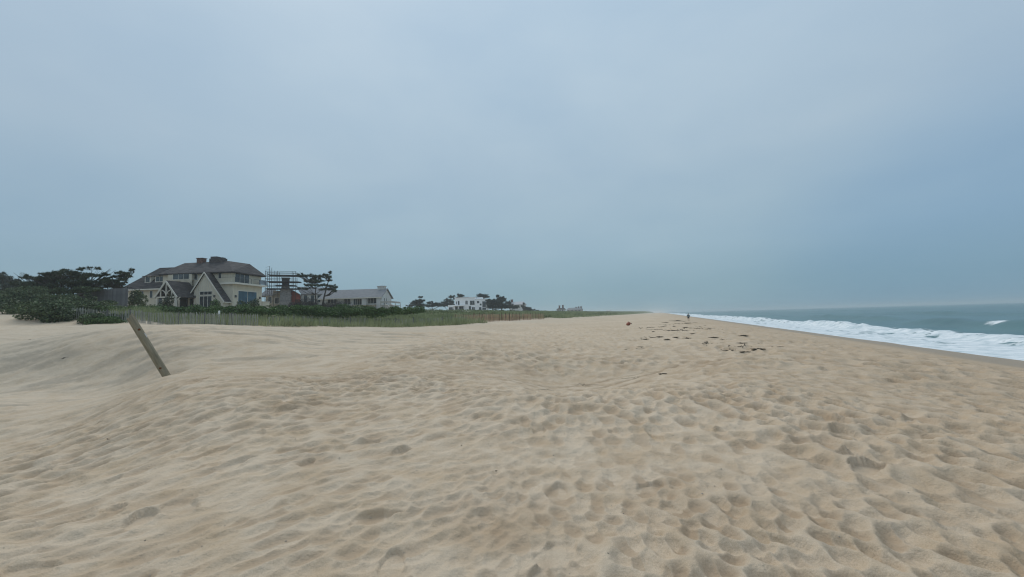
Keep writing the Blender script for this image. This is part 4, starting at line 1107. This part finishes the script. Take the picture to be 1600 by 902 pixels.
# ------------------------------------------------------------------ pines
def z1(lst): return [(x / 7.27, 390 + y / 7.27, w / 7.27, h_ / 7.27) for x, y, w, h_ in lst]
pine('pine_tree', 'wide dark wind-swept pine spreading over the plank wall', 92, z1([(690, 250, 60, 22), (790, 262, 120, 32), (590, 285, 90, 30), (520, 280, 40, 16), (420, 345, 110, 30), (330, 318, 45, 14), (275, 325, 30, 12), (960, 290, 110, 24), (1080, 298, 80, 14), (1180, 287, 50, 11), (760, 320, 200, 45),
     (620, 350, 160, 40), (880, 360, 170, 40), (480, 390, 160, 40), (720, 400, 200, 45), (960, 395, 170, 35), (1100, 370, 110, 25), (560, 440, 160, 35), (300, 400, 110, 40)]), 62, None, 'pine', 0.2, 1.15, extra_trunks=(75, 118))
pine('pine_tree', 'leaning pine with upswept branches beside the big house roof', 170, z1([(1490, 243, 22, 12), (1440, 268, 45, 12), (1350, 270, 32, 12), (1390, 302, 60, 14), (1460, 308, 38, 10), (1300, 315, 45, 16), (1330, 350, 85, 18), (1410, 345, 45, 9), (1380, 385, 55, 9), (1220, 350, 80, 22), (1270, 395, 120, 30), (1130, 410, 110, 30), (1300, 430, 130, 22)]), 64, None, 'pine', 0.17, 1.1)
pine('dead_snag', 'bare forked branch with two needle tufts above the wide pine', 141, z1([(940, 218, 20, 8), (1125, 222, 26, 10), (1010, 212, 16, 4)]), 66, None, 'pine', 0.07, 0.8)
pine('broadleaf_tree', 'hazy grey-green tree at the far left edge', 2, z1([(20, 300, 60, 26), (70, 330, 70, 30), (10, 360, 90, 40), (110, 380, 90, 40), (40, 430, 130, 50), (170, 360, 40, 18), (190, 420, 80, 40), (100, 480, 120, 40)]), 78, None, 'tree_grey', 0.2, 1.2, 0.4)
def zb(lst): return [(400 + x / 11.27, 410 + y / 11.27, w / 11.27, h_ / 11.27) for x, y, w, h_ in lst]
pine('pine_tree', 'tall open pine with layered pads before the long low house', 503.8, zb([(820, 232, 75, 24), (930, 245, 80, 26), (1000, 295, 60, 30), (960, 350, 90, 26), (1060, 255, 50, 24), (1140, 270, 60, 32), (1215, 225, 45, 30), (1290, 188, 34, 22), (1270, 270, 55, 26), (1300, 322, 40, 10), (1130, 335, 80, 26),
     (900, 408, 60, 14), (1020, 405, 70, 16), (1150, 415, 85, 22), (1310, 420, 80, 20), (1410, 445, 55, 9), (1250, 480, 120, 20), (1375, 508, 55, 14), (860, 470, 90, 13), (770, 250, 40, 12)]), 104, None, 'pine', 0.24, 0.85, 0.4, extra_trunks=(493,))
def zc(lst): return [(620 + x / 6.96, 430 + y / 6.96, w / 6.96, h_ / 6.96) for x, y, w, h_ in lst]
pine('pine_tree', 'dark pine clump left of the white modern house with a tufted top', 653, zc([(260, 243, 24, 7), (240, 285, 60, 18), (190, 300, 40, 14), (280, 280, 30, 14), (230, 320, 80, 20), (150, 335, 40, 10), (270, 335, 60, 14)]), 190, None, 'pine_far', 0.25, 0.5, 0.6)
pine('pine_tree', 'low round pine just left of the white modern house', 675, zc([(360, 305, 35, 16), (420, 320, 50, 18), (370, 335, 50, 14), (460, 330, 40, 14)]), 200, None, 'pine_far', 0.25, 0.5, 0.6)
pine('pine_tree', 'pine leaning over the left end of the white modern house', 701, zc([(595, 240, 40, 14), (560, 275, 40, 16), (520, 300, 35, 14), (590, 290, 30, 20), (640, 255, 25, 8), (540, 325, 60, 18), (590, 320, 40, 15)]), 236, None, 'pine_far', 0.25, 0.5, 0.65)
pine('pine_tree', 'small pine crown rising behind the white modern house roof', 719, zc([(690, 220, 38, 12), (675, 240, 30, 10), (720, 225, 16, 6)]), 242, None, 'pine_far', 0.3, 0.5, 0.65)
pine('pine_tree', 'broad pine crown above the right end of the white modern house', 756, zc([(940, 218, 55, 14), (890, 222, 30, 9), (965, 240, 45, 12), (930, 240, 50, 10)]), 242, None, 'pine_far', 0.3, 0.5, 0.65)
pine('pine_tree', 'dense dark pine touching the right wall of the white modern house', 769, zc([(1020, 280, 45, 18), (1060, 300, 70, 22), (1010, 320, 40, 25), (1060, 345, 80, 25), (1130, 330, 50, 30), (1100, 300, 60, 18)]), 215, None, 'pine_far', 0.3, 0.7, 0.65)
pine('pine_tree', 'taller pine with a pointed top right of the white modern house', 784, zc([(1100, 228, 16, 14), (1135, 255, 45, 20), (1160, 270, 35, 18), (1110, 275, 40, 15), (1150, 310, 50, 20), (1170, 345, 50, 20)]), 228, None, 'pine_far', 0.3, 0.55, 0.65)
pine('pine_tree', 'dark pine in front of the hazy pale-roofed house', 797, zc([(1220, 300, 30, 16), (1240, 330, 45, 20), (1210, 350, 40, 16), (1290, 350, 50, 14)]), 260, None, 'pine_far', 0.3, 0.5, 0.7)
pine('pine_tree', 'thin spire-like pine at the right end of the pale-roofed house', 818, zc([(1380, 305, 8, 18), (1380, 345, 20, 16), (1400, 365, 30, 12)]), 285, None, 'pine_far', 0.25, 0.6, 0.6)
pine('pine_tree', 'low dark pine tapering into the dune at the end of the houses', 828, zc([(1430, 365, 45, 14), (1420, 385, 50, 10), (1470, 380, 30, 8)]), 290, None, 'pine_far', 0.25, 0.6, 0.6)
pine('pine_tree', 'lone tiny pine beyond the last pines on the dune', 839, zc([(1525, 385, 18, 7)]), 330, None, 'pine_far', 0.25, 0.6, 0.6)

# bare dark bushes before the long house
for px, d, w, hh, lb in ((477, 101, 5.0, 4.6, 'dark bare bush right of the red-boarded cottage'), (491, 100, 4.2, 3.0, 'dark bare bush under the tall open pine'), (512, 99, 4.5, 2.4, 'low dark bare bush before the white end of the cottage'),
                         (532, 100, 6.0, 3.8, 'broad dark bare bush against the long grey roof'), (461, 100, 3.5, 2.3, 'dark bare bush at the foot of the scaffold')):
    bush('bare_bush', lb, px, d, w, hh, 'twig', None, 900, 0.16, 'bush', 12, True, 0.0)
# bushes that stand out singly
bush('bayberry_bush', 'dark round bayberry bush at the near end of the grey sand fence', 76, 37.5, 4.6, 2.4, 'thicket', None, 5200, 0.10, sink=0.5)
bush('bayberry_bush', 'small dark bush leaning on the grey sand fence', 143, 37.2, 2.2, 1.4, 'thicket', None, 2200, 0.085, sink=0.3)
bush('bayberry_bush', 'low spreading bush at the fence foot left of the leaning post', 173, 37.2, 3.6, 1.0, 'hedge', None, 2600, 0.085, sink=0.3)
bush('bayberry_bush', 'low dark bush spilling onto the sand at the left edge', 31, 40, 3.2, 0.9, 'thicket', None, 1400, 0.09)
bush('garden_shrub', 'dark conical shrub before the picture window of the big house', 374, 62, 2.6, 2.3, 'pine', None, 1800, 0.11, 'shrub')
bush('garden_shrub', 'small dark shrub at the right corner of the big house', 398, 66, 2.6, 2.6, 'thicket', None, 1500, 0.11, 'shrub')
bush('garden_shrub', 'small green shrub by the glazed gable door', 337, 70, 2.0, 3.0, 'hedge', None, 1500, 0.11, 'shrub')
bush('garden_shrub', 'leafy dark shrub inside the timber porch', 262, 68, 2.6, 3.4, 'pine', None, 1200, 0.12, 'shrub')
bush('garden_shrub', 'dark shrub between the plank wall and the big house', 213, 66, 2.8, 4.0, 'thicket', None, 2200, 0.13, 'shrub')

# ------------------------------------------------------------------ massed planting (one mass each)
def mass(name, label, cat, blobs, mat, per_m2, size, lump=10):
    vf = []
    for px, py, d, w, h_ in blobs:                 # pixel centre, depth, half width and half height in metres
        c = P(px, py, d)
        n = int(per_m2 * w * (h_ + w * .5) * 4)
        pts = lumpy(n, (c.x, c.y, c.z), (w, w * 0.8, h_), lump, 0.5)
        gz = ground_E(pts[:, 0], pts[:, 1]) + EYE
        pts = pts[pts[:, 2] > gz - 0.1]
        vf.append(leaves(pts, size))
    V, F = join_vf(vf); V = np.vstack([V])
    o = link(name, np_mesh(name, V, F), M[mat]); return tag(o, label, cat, None, 'stuff')
bl = [(x / 7.27, 390 + y / 7.27, d, w / 7.27 * d / FPX, h_ / 7.27 * d / FPX) for x, y, d, w, h_ in (
    (300, 520, 56, 200, 60), (130, 590, 54, 170, 80), (440, 560, 54, 240, 70), (660, 545, 54, 200, 55), (60, 660, 48, 140, 70), (280, 660, 46, 200, 80), (440, 640, 48, 180, 70), (620, 630, 50, 180, 60), (820, 585, 54, 160, 55), (980, 600, 54, 150, 45),
    (990, 530, 57, 45, 50), (820, 530, 57, 50, 45), (1120, 625, 52, 150, 35), (760, 680, 46, 160, 45), (150, 720, 44, 160, 50), (350, 720, 43, 140, 45), (-100, 650, 48, 200, 90), (-100, 520, 58, 200, 60), (1070, 555, 57, 40, 25), (1240, 610, 56, 110, 30), (520, 470, 60, 150, 50), (700, 465, 61, 150, 45), (880, 455, 61, 150, 40), (380, 465, 60, 150, 50), (1010, 455, 61, 120, 35), (240, 470, 60, 130, 50))]
for px in range(-60, 196, 9):
    for d in (39.5, 43, 47, 52, 57):
        if px < 62 and d < 44: continue
        if px > 128 and d < 46 and d > 39.6: continue
        if px > 150 and d > 50: continue
        g_ = ground_at(px + random.uniform(-4, 4), d); v_ = Vector(g_) - Vector((0, 0, EYE)); k_ = v_.dot(fwd)
        hh_ = (0.55 if px > 120 else 0.9) * random.uniform(.7, 1.25)
        bl.append((800 + FPX * v_.dot(rt) / k_, 451 - FPX * (v_.dot(up) + hh_ * .45) / k_, k_, random.uniform(1.0, 1.6), hh_))
mass('dune_thicket', 'dark tangled bayberry thicket below the wide pine', 'thicket', bl, 'thicket', 130, 0.105, 12)
hb_ = []
for i in range(30):
    px = 122 + i * 17.5 if i < 8 else 205 + (i - 8) * 19.6
    d = 47 + 0.010 * max(0, px - 205) + random.uniform(-1, 1)
    hb_.append((px, (486 if i < 8 else 489 - (px - 205) * 0.005) + random.uniform(-1.2, 1.2), d, 1.35, 0.62 if i < 8 else 0.75 + random.uniform(-.28, .3)))
for i in range(24):
    px = 212 + i * 19; hb_.append((px, 485.5 + random.uniform(-1, 1.2), 56 + random.uniform(-1.5, 1.5), 1.8, random.uniform(.5, .95)))
mass('rose_hedge', 'dense dark green beach rose hedge along the front of the houses', 'hedge', hb_, 'hedge', 150, 0.095, 9)

# beach grass on the dune face
def grass(name, label, n, smin, smax, qmin, qmax, length, width, mat, dens_fn=None, bias=1.0):
    u = rng.random(n)
    s_ = smin * (smax / smin) ** (u ** bias) if smin > 0 else smin + (smax - smin) * u
    q0 = np.where(s_ < 27, 1.6, np.where(s_ < 57, -5.0, np.where(s_ < 112, 5.0, 2.0))) + qmin
    q = q0 + (qmax - q0) * rng.random(n) ** 0.85
    t_ = np.interp(s_, FOOT_S, FOOT_T) - q
    x, y = xy(s_, t_)
    keep = fbm(x / 2.6, y / 2.6, 211, 3) > -0.42 + rng.random(n) * 0.7 - 0.35 * sm(q, 3, 11)
    x, y, s_ = x[keep], y[keep], s_[keep]
    z = ground_E(x, y) + EYE - 0.03
    far = np.hypot(x, y)
    n = len(x); c = np.stack([x, y, z], -1)
    lean = rng.normal(0, 0.38, (n, 2)) + np.array([0.22, -0.1])
    L = length * rng.uniform(0.5, 1.2, n) * (0.75 + 0.6 * sm(fbm(x / 1.7, y / 1.7, 213, 2), -0.3, 0.5)) * (1 + far / 260)
    tip = c + np.stack([lean[:, 0] * L, lean[:, 1] * L, L], -1)
    a = rng.uniform(0, 6.28, n); W = width * (1 + far / 55)
    sd = np.stack([np.cos(a) * W, np.sin(a) * W, 0 * a], -1)
    V = np.stack([c - sd, c + sd, tip], 1).reshape(-1, 3); F = np.arange(3 * n).reshape(-1, 3)
    o = link(name, np_mesh(name, V, F), M[mat]); return tag(o, label, 'grass', None, 'stuff')
grass('beach_grass', 'grey-green beach grass tufts on the dune face', 170000, 24, 130, 0.0, 15, 0.74, 0.012, 'grass', None, 0.8)
grass('far_beach_grass', 'hazy beach grass far along the dune face', 70000, 110, 1500, 0.5, 26, 0.6, 0.012, 'grass', None, 1.0)
# low scrub over the dunes, becoming one green band far off
u = rng.random(90000)
s_ = 45 * (2600 / 45) ** (u ** 0.9); q = 5 + 60 * rng.random(90000) ** 1.3
t_ = np.interp(s_, FOOT_S, FOOT_T) - q; x, y = xy(s_, t_)
k = (fbm(x / 9.0, y / 9.0, 221, 3) > -0.15 - 0.45 * sm(q, 6, 20)); x, y = x[k], y[k]
r_ = np.hypot(x, y)
hh = (0.25 + 0.75 * rng.random(len(x))) * (0.35 + 0.55 * np.clip(fbm(x / 6, y / 6, 223, 2) + 0.4, 0, 1)) * (1 + r_ / 900)
z = ground_E(x, y) + EYE + hh
n = len(x); a = unit(n); b = np.cross(a, unit(n)); b /= np.linalg.norm(b, axis=1, keepdims=True); sz = (0.10 + r_ / 1000)[:, None] * rng.uniform(.6, 1.4, (n, 1))
c = np.stack([x, y, z], -1)
V = np.stack([c - a * sz, c + b * sz * .6, c + a * sz, c - b * sz * .6], 1).reshape(-1, 3)
o = link('dune_scrub', np_mesh('dune_scrub', V, np.arange(4 * n).reshape(-1, 4)), M['scrub']); tag(o, 'low green scrub covering the dunes into the haze', 'scrub', None, 'stuff')

# ------------------------------------------------------------------ leaning timber post in the left hollow
pb = P(264, 587, 11.7); pb.z = surf(pb.x, pb.y) - 0.02
pt_ = P(204, 496.5, 11.4)
ax = (pt_ - pb); Lp = ax.length; axn = ax.normalized()
post = empty('leaning_post', pb); post.rotation_mode = 'QUATERNION'; post.rotation_quaternion = axn.to_track_quat('Z', 'Y')
tag(post, 'leaning round weathered timber post with a split top in the sand hollow', 'post')
nseg, nring = 18, 26
vs, fs = [], []
for i in range(nring + 1):
    f = i / nring; z = -0.7 + (Lp + 0.7) * f
    for j in range(nseg):
        a = 2 * math.pi * j / nseg
        r = 0.096 * (1.06 - 0.10 * f) * (1 + 0.035 * math.sin(3 * a + 2.1 * f) + 0.025 * float(vnoise(np.array(a * 2.2), np.array(z * 1.6), 5)))
        zz = z
        if i == nring: zz += 0.07 * math.cos(a - 0.6) - 0.05 * math.cos(2 * a + .4) + 0.02 * math.sin(5 * a)
        vs.append((r * math.cos(a), r * math.sin(a), zz))
for i in range(nring):
    for j in range(nseg): fs.append((i * nseg + j, i * nseg + (j + 1) % nseg, (i + 1) * nseg + (j + 1) % nseg, (i + 1) * nseg + j))
me = bpy.data.meshes.new('shaft'); me.from_pydata(vs, [], fs); me.polygons.foreach_set('use_smooth', np.ones(len(fs), bool)); link('shaft', me, M['log'], post)
ring = [Vector(v) for v in vs[nring * nseg:]]; cen = Vector((0.01, 0, Lp - 0.05))
tv = ring + [(v + cen) / 2 + Vector((0, 0, random.uniform(-.03, .02))) for v in ring] + [cen]
tf = [(j, (j + 1) % nseg, nseg + (j + 1) % nseg, nseg + j) for j in range(nseg)] + [(nseg + j, nseg + (j + 1) % nseg, 2 * nseg) for j in range(nseg)]
me = bpy.data.meshes.new('split_top'); me.from_pydata(tv, [], tf); link('split_top', me, M['log_end'], post)
toc = post.rotation_quaternion.inverted() @ (Vector((0, 0, EYE)) - pb).normalized(); tc_a = math.atan2(toc.y, toc.x)
for fz, da in ((0.80, 0.25), (0.19, -0.3)):
    a = tc_a + da; z = Lp * fz; r = 0.094
    q = MB(); q.tube([(r * math.cos(a) * .8, r * math.sin(a) * .8, z), (r * math.cos(a) * 1.06, r * math.sin(a) * 1.06, z), (r * math.cos(a) * 1.13, r * math.sin(a) * 1.13, z - .004)], [0.034, 0.034, 0.018], 8); q.build('rusty_bolt', M['rust'], post)
a = tc_a + 1.0
q = MB(); q.tube([(0.094 * math.cos(a), 0.094 * math.sin(a), Lp * .66), (0.100 * math.cos(a), 0.100 * math.sin(a), Lp * .70), (0.097 * math.cos(a), 0.097 * math.sin(a), Lp * .735)], [0.010, 0.018, 0.008], 6); q.build('pale_splinter', M['white_board'], post)

# ------------------------------------------------------------------ seaweed and scraps on the beach
def on_ground(px, py, e0=-1.7):
    d = fwd + rt * ((px - 800) / FPX) - up * ((py - 451) / FPX)
    k = e0 / d.z
    for _ in range(12):
        k = (surf(d.x * k, d.y * k) - EYE) / d.z
    return d.x * k, d.y * k
def clump(name, label, px, py, w_px, h_px, mat, group, cat, seed, fr=22):
    x, y = on_ground(px, py); dep = (Vector((x, y, G(x, y) - EYE)) ).dot(fwd)
    w = w_px * dep / FPX; hgt = max(0.012, 0.8 * h_px * dep / FPX)
    r2 = random.Random(seed)
    mb = MB(); n1, n2 = 14, 6
    vs = []; fs = []
    dw = w * 0.45 if dep < 20 else max(0.18, w * 0.42)
    for i in range(n2 + 1):
        f = i / n2
        for j in range(n1):
            a = 2 * math.pi * j / n1
            k = (1 - f) * (1 + 0.35 * math.sin(2 * a + seed) + r2.uniform(-.3, .3))
            vs.append((w / 2 * k * math.cos(a), dw / 2 * k * math.sin(a), -0.03 + hgt * (f ** 0.8) * r2.uniform(.6, 1.1)))
    for i in range(n2):
        for j in range(n1): fs.append((i * n1 + j, i * n1 + (j + 1) % n1, (i + 1) * n1 + (j + 1) % n1, (i + 1) * n1 + j))
    mb.add(vs, fs)
    for k in range(fr):
        a = r2.uniform(0, 6.28); r = r2.uniform(.2, .6)
        p0 = Vector((w * r * math.cos(a) * .7, dw * r * math.sin(a) * .7, hgt * .3)); p1 = Vector((w * (r + .35) * math.cos(a) * .8, dw * (r + .3) * math.sin(a) * .8, 0.015)); 
        mb.bar(p0, p1, r2.uniform(.03, .07) * (1 if dep > 20 else min(1, w * 1.5)), 0.015 if dep > 20 else .006)
    o = mb.build(name, M[mat], None, False); o.location = (x, y, surf(x, y) + (0.02 if dep > 20 else 0.0)); o.rotation_euler = (0, 0, r2.uniform(-.35, .2))
    return tag(o, label, cat, group)
WEED = [(1126, 536.5, 11, 2.6, 'oval dark seaweed clump at the left of the nearest seaweed line'), (1157, 537.5, 17, 2.8, 'long dark seaweed streak above the nearest seaweed patch'), (1145, 545, 22, 1.8, 'thin greenish seaweed streak left in the nearest patch'), (1159, 547, 18, 2.4, 'dark middle clump of the nearest seaweed patch'),
        (1184, 545.5, 16, 3.0, 'thick greenish seaweed clump at the right of the nearest patch'), (1164, 550, 12, 2.4, 'lowest dark seaweed clump of the nearest patch'), (1190, 550, 9, 1.6, 'small brown seaweed bit under the greenish clump'), (1215, 544, 15, 2.6, 'isolated dark seaweed clump farthest right on the sand'),
        (1186, 537, 10, 1.4, 'thin faint seaweed strip above the greenish clump'), (1115, 528.5, 12, 3.0, 'spiky seaweed tangle midway up the beach'), (1162, 525, 11, 2.2, 'brown seaweed scrap nearest the wet sand'), (1031, 528, 8, 2.4, 'leftmost dark seaweed clump of the middle row'), (1043, 531.5, 9, 2.8, 'lower dark clump of the middle seaweed row'),
        (1056, 528.7, 8, 2.2, 'third dark clump in the middle seaweed row'), (1073, 528, 11, 3.2, 'tallest dark clump ending the middle seaweed row'), (1009, 529.5, 6, 1.8, 'small brown scrap left of the middle seaweed row'), (1082, 520.5, 6, 1.8, 'small dark seaweed dot above the tallest clump'), (1125, 519.3, 10, 1.4, 'thin dark seaweed strip high on the beach'),
        (1036, 512.3, 8, 1.6, 'dark seaweed dash in the upper left wrack'), (1071, 512.3, 7, 1.6, 'dark seaweed dot below the walking person'), (1053, 511.5, 4, 1.3, 'tiny seaweed dot in the upper wrack'), (1058, 502, 14, 1.5, 'curling seaweed line just left of the walking person'), (1075, 505.8, 10, 1.6, 'seaweed strip at the feet of the walking person'),
        (1040, 504.8, 9, 1.2, 'faint seaweed strip farthest up the beach'), (1050, 517, 18, 1.0, 'long thin seaweed line in the upper middle beach'), (1035, 584.5, 10, 3.4, 'single dark seaweed clump beside the flat hollow'), (1000, 542.3, 7, 1.6, 'dark scrap on open sand right of the debris specks'), (995, 545.5, 2.6, 2.4, 'tiny upright dark speck on the open sand'), (978, 546.5, 4, 2.4, 'pale and dark debris speck on the open sand'),
        (1100, 508.0, 12, 1.1, 'faint seaweed strip right of the walking person'), (1105, 515.5, 12, 1.0, 'thin seaweed strip close to the surf side'), (1021, 518.5, 4, 1.5, 'lone small seaweed speck mid beach')]
for k, (px, py, w, hh, lb) in enumerate(WEED):
    clump('seaweed_clump', lb, px, py, w, hh, 'seaweed', 'seaweed strewn along the beach', 'seaweed', k + 3)
# thin strands of wrack
mb = MB(); r2 = random.Random(5)
def strand(px0, py0, px1, py1, wdt, wob):
    pts = []
    n = 40
    for i in range(n + 1):
        f = i / n; x, y = on_ground(px0 + (px1 - px0) * f, py0 + (py1 - py0) * f + wob * math.sin(f * 5 + px0) * .6 + r2.uniform(-.25, .25) * wob)
        pts.append(Vector((x, y, surf(x, y) + 0.012)))
    mb.tube(pts, [wdt * (0.3 + 0.7 * math.sin(math.pi * (i + .5) / (n + 1))) for i in range(n + 1)], 4)
for a in ((897, 603, 935, 601, .005, 1), (838, 609, 866, 611, .004, 1), (965, 594, 1000, 589, .004, 1), (995, 513.5, 1040, 511, .03, .6), (1040, 518, 1085, 516.5, .03, .8), (1060, 513, 1110, 513.5, .03, .6),
          (1000, 528.3, 1030, 528, .02, .4), (1045, 500, 1072, 503, .05, 1.0), (1050, 506, 1090, 505, .04, .6), (1085, 510, 1130, 516, .03, .8), (1095, 537, 1125, 537, .02, .5), (1130, 541, 1175, 543, .018, .6), (1125, 548, 1150, 549, .016, .5), (1030, 508, 1060, 508.5, .035, .5), (1010, 516, 1050, 514, .025, .6), (1120, 531, 1145, 532, .02, .5)):
    strand(*a)
o = mb.build('wrack_strands', M['seaweed']); tag(o, 'thin dark strands of wrack lying across the sand', 'seaweed', None, 'stuff')
for k, (px, py, w, hh, lb) in enumerate(((100, 591, 7, 2.2, 'small dark wood scrap in the left hollow'), (170, 689.5, 6, 1.8, 'small dark scrap on the sand slope below the left hollow'), (722, 697, 2.4, 2.0, 'tiny black pebble on the middle foreground sand'), (775, 737.5, 3.5, 2.4, 'small dark shell fragment in the middle foreground'), (45, 580, 10, 2, 'greyish flat scrap at the far side of the left hollow'))):
    clump('beach_scrap', lb, px, py, w, hh, 'scrap', 'scraps on the foreground sand', 'debris', k + 70, 3)

# red float washed up on the beach
bxx, byy = on_ground(982, 509)
by = empty('beach_float', (bxx, byy, surf(bxx, byy))); tag(by, 'small faded red float washed up on the open beach', 'float')
vs, fs = [], []
for i in range(11):
    f = i / 10
    for j in range(14):
        a = 2 * math.pi * j / 14; r = 0.30 * math.sin(math.pi * (0.02 + 0.96 * f)) ** 0.7 * (1 + .06 * math.sin(3 * a))
        vs.append((-0.30 + 0.62 * f, r * math.cos(a), 0.16 + r * math.sin(a) * .85 + 0.12 * f))
for i in range(10):
    for j in range(14): fs.append((i * 14 + j, i * 14 + (j + 1) % 14, (i + 1) * 14 + (j + 1) % 14, (i + 1) * 14 + j))
MB().add(vs, fs).build('body', M['buoy'], by, True)
MB().tube([(0.28, 0, .27), (0.42, 0.02, .31), (0.46, 0.05, .24), (0.40, 0.03, .16)], 0.04, 6).build('rope_eye', M['scrap'], by)
MB().tube([(0.02 + 0.0 * j, 0.315 * math.cos(j), 0.23 + .27 * math.sin(j)) for j in [i * 2 * math.pi / 16 for i in range(17)]], 0.025, 5).build('band', M['scrap'], by)

# ------------------------------------------------------------------ person walking by the surf
M['jacket'] = noise_mat('slate_blue_jacket', (0.13, 0.18, 0.21), (0.16, 0.215, 0.25), 6.0, 0.85)
M['shorts'] = noise_mat('charcoal_shorts', (0.035, 0.037, 0.036), (0.055, 0.055, 0.052), 6.0, 0.9)
M['skin'] = noise_mat('skin', (0.36, 0.24, 0.17), (0.42, 0.29, 0.21), 8.0, 0.6)
M['hair'] = noise_mat('dark_hair', (0.03, 0.024, 0.02), (0.06, 0.045, 0.035), 20.0, 0.7)
pxx, pyy = on_ground(1076, 502.0)
pe = empty('person', (pxx, pyy, surf(pxx, pyy) - 0.005), -BETA); pe.scale = (0.84,) * 3; tag(pe, 'person in slate blue jacket and dark shorts walking beside the surf', 'person')
def skin_mesh(name, verts, edges, radii, mat, parent, root=0):
    me = bpy.data.meshes.new(name); me.from_pydata(verts, edges, [])
    o = link(name, me, M[mat], parent)
    md = o.modifiers.new('skin', 'SKIN'); md.use_smooth_shade = True
    for i, r in enumerate(radii):
        me.skin_vertices[0].data[i].radius = r if isinstance(r, tuple) else (r, r)
    me.skin_vertices[0].data[root].use_root = True
    o.modifiers.new('sub', 'SUBSURF').levels = 1; o.modifiers['sub'].render_levels = 2
    return o
bv = [(0, 0, .93), (0, 0, 1.12), (0, 0, 1.30), (0, 0, 1.43), (0, .01, 1.52), (0, .015, 1.60), (0, .02, 1.69),
      (-.09, 0, .88), (-.10, .10, .50), (-.10, -.02, .10), (-.10, .05, .03), (-.10, .16, .03),
      (.09, 0, .88), (.10, -.05, .50), (.10, -.26, .12), (.10, -.22, .05), (.10, -.12, .03),
      (-.19, 0, 1.40), (-.25, -.06, 1.13), (-.25, .04, .90), (-.245, .08, .82), (.19, 0, 1.40), (.25, .05, 1.13), (.25, .17, .93), (.245, .22, .86)]
be = [(0, 1), (1, 2), (2, 3), (3, 4), (4, 5), (5, 6), (0, 7), (7, 8), (8, 9), (9, 10), (10, 11), (0, 12), (12, 13), (13, 14), (14, 15), (15, 16), (3, 17), (17, 18), (18, 19), (19, 20), (3, 21), (21, 22), (22, 23), (23, 24)]
brd = [(.15, .105), (.135, .10), (.16, .11), (.12, .09), (.055, .055), (.075, .09), (.07, .08), .085, .06, .038, .04, .03, .085, .06, .038, .04, .03, .06, .045, .034, .028, .06, .045, .034, .028]
skin_mesh('body', bv, be, brd, 'skin', pe)
jk = [0, 1, 2, 3, 17, 18, 19, 21, 22, 23]; mp_ = {v: i for i, v in enumerate(jk)}
jv = [bv[i] for i in jk]; jv[0] = (0, 0, .86)
skin_mesh('jacket', jv, [(mp_[a], mp_[b]) for a, b in be if a in mp_ and b in mp_], [tuple((c + .03) for c in (r if isinstance(r, tuple) else (r, r))) for r in [brd[i] for i in jk]], 'jacket', pe)
sv = [(0, 0, .93), (-.095, .005, .86), (-.10, .06, .58), (.095, 0, .86), (.10, -.035, .58)]
skin_mesh('shorts', sv, [(0, 1), (1, 2), (0, 3), (3, 4)], [(.17, .12), .105, .10, .105, .10], 'shorts', pe)
skin_mesh('hair', [(0, -.02, 1.60), (0, -.005, 1.70), (0, .03, 1.745)], [(0, 1), (1, 2)], [(.07, .07), (.085, .095), (.05, .05)], 'hair', pe)

# shell bits and small pebbles strewn over the near sand
n = 420
a = np.radians(rng.uniform(-58, 58, n)); r = 1.8 + 11 * rng.random(n) ** 1.2; x, y = r * np.sin(a), r * np.cos(a)
ii = np.clip(np.searchsorted(rad, r), 0, NR - 1); jj = np.clip(np.searchsorted(ang[:NF], a), 0, NF - 1)
z = GZ[ii, jj]
mb = MB()
for k in range(n):
    s = random.uniform(0.0035, 0.009); c = Vector((x[k], y[k], z[k] + s * .3))
    v = [c + Vector((random.uniform(.6, 1.3) * s * sx, random.uniform(.6, 1.3) * s * sy, s * random.uniform(.2, .6) * sz)) for sx, sy, sz in ((1, 0, 0), (0, 1, 0), (-1, 0, 0), (0, -1, 0), (0, 0, 1), (0, 0, -1))]
    mb.add(v, [(0, 1, 4), (1, 2, 4), (2, 3, 4), (3, 0, 4), (1, 0, 5), (2, 1, 5), (3, 2, 5), (0, 3, 5)])
M['shell'] = noise_mat('shell_and_pebble', (0.07, 0.06, 0.05), (0.42, 0.38, 0.32), 3.0, 0.7)
o = mb.build('shell_grit', M['shell']); tag(o, 'tiny shell bits and pebbles strewn over the near sand', 'shells', None, 'stuff')

# ------------------------------------------------------------------ sea haze
hz = MB().box(-8000, 9500, -3000, 12500, -40, 22).mesh('haze')
m = bpy.data.materials.new('haze'); m.use_nodes = True
n, l = nodes_of(m); n.clear()
ho = n.new('ShaderNodeOutputMaterial'); pv = n.new('ShaderNodeVolumePrincipled')
pv.inputs['Color'].default_value = (0.75, 0.81, 0.835, 1); pv.inputs['Density'].default_value = 0.00048; pv.inputs['Anisotropy'].default_value = 0.2
l.new(pv.outputs[0], ho.inputs['Volume'])
haze = link('haze', hz, m); tag(haze, 'thin pale sea haze over the beach', 'haze', None, 'stuff')
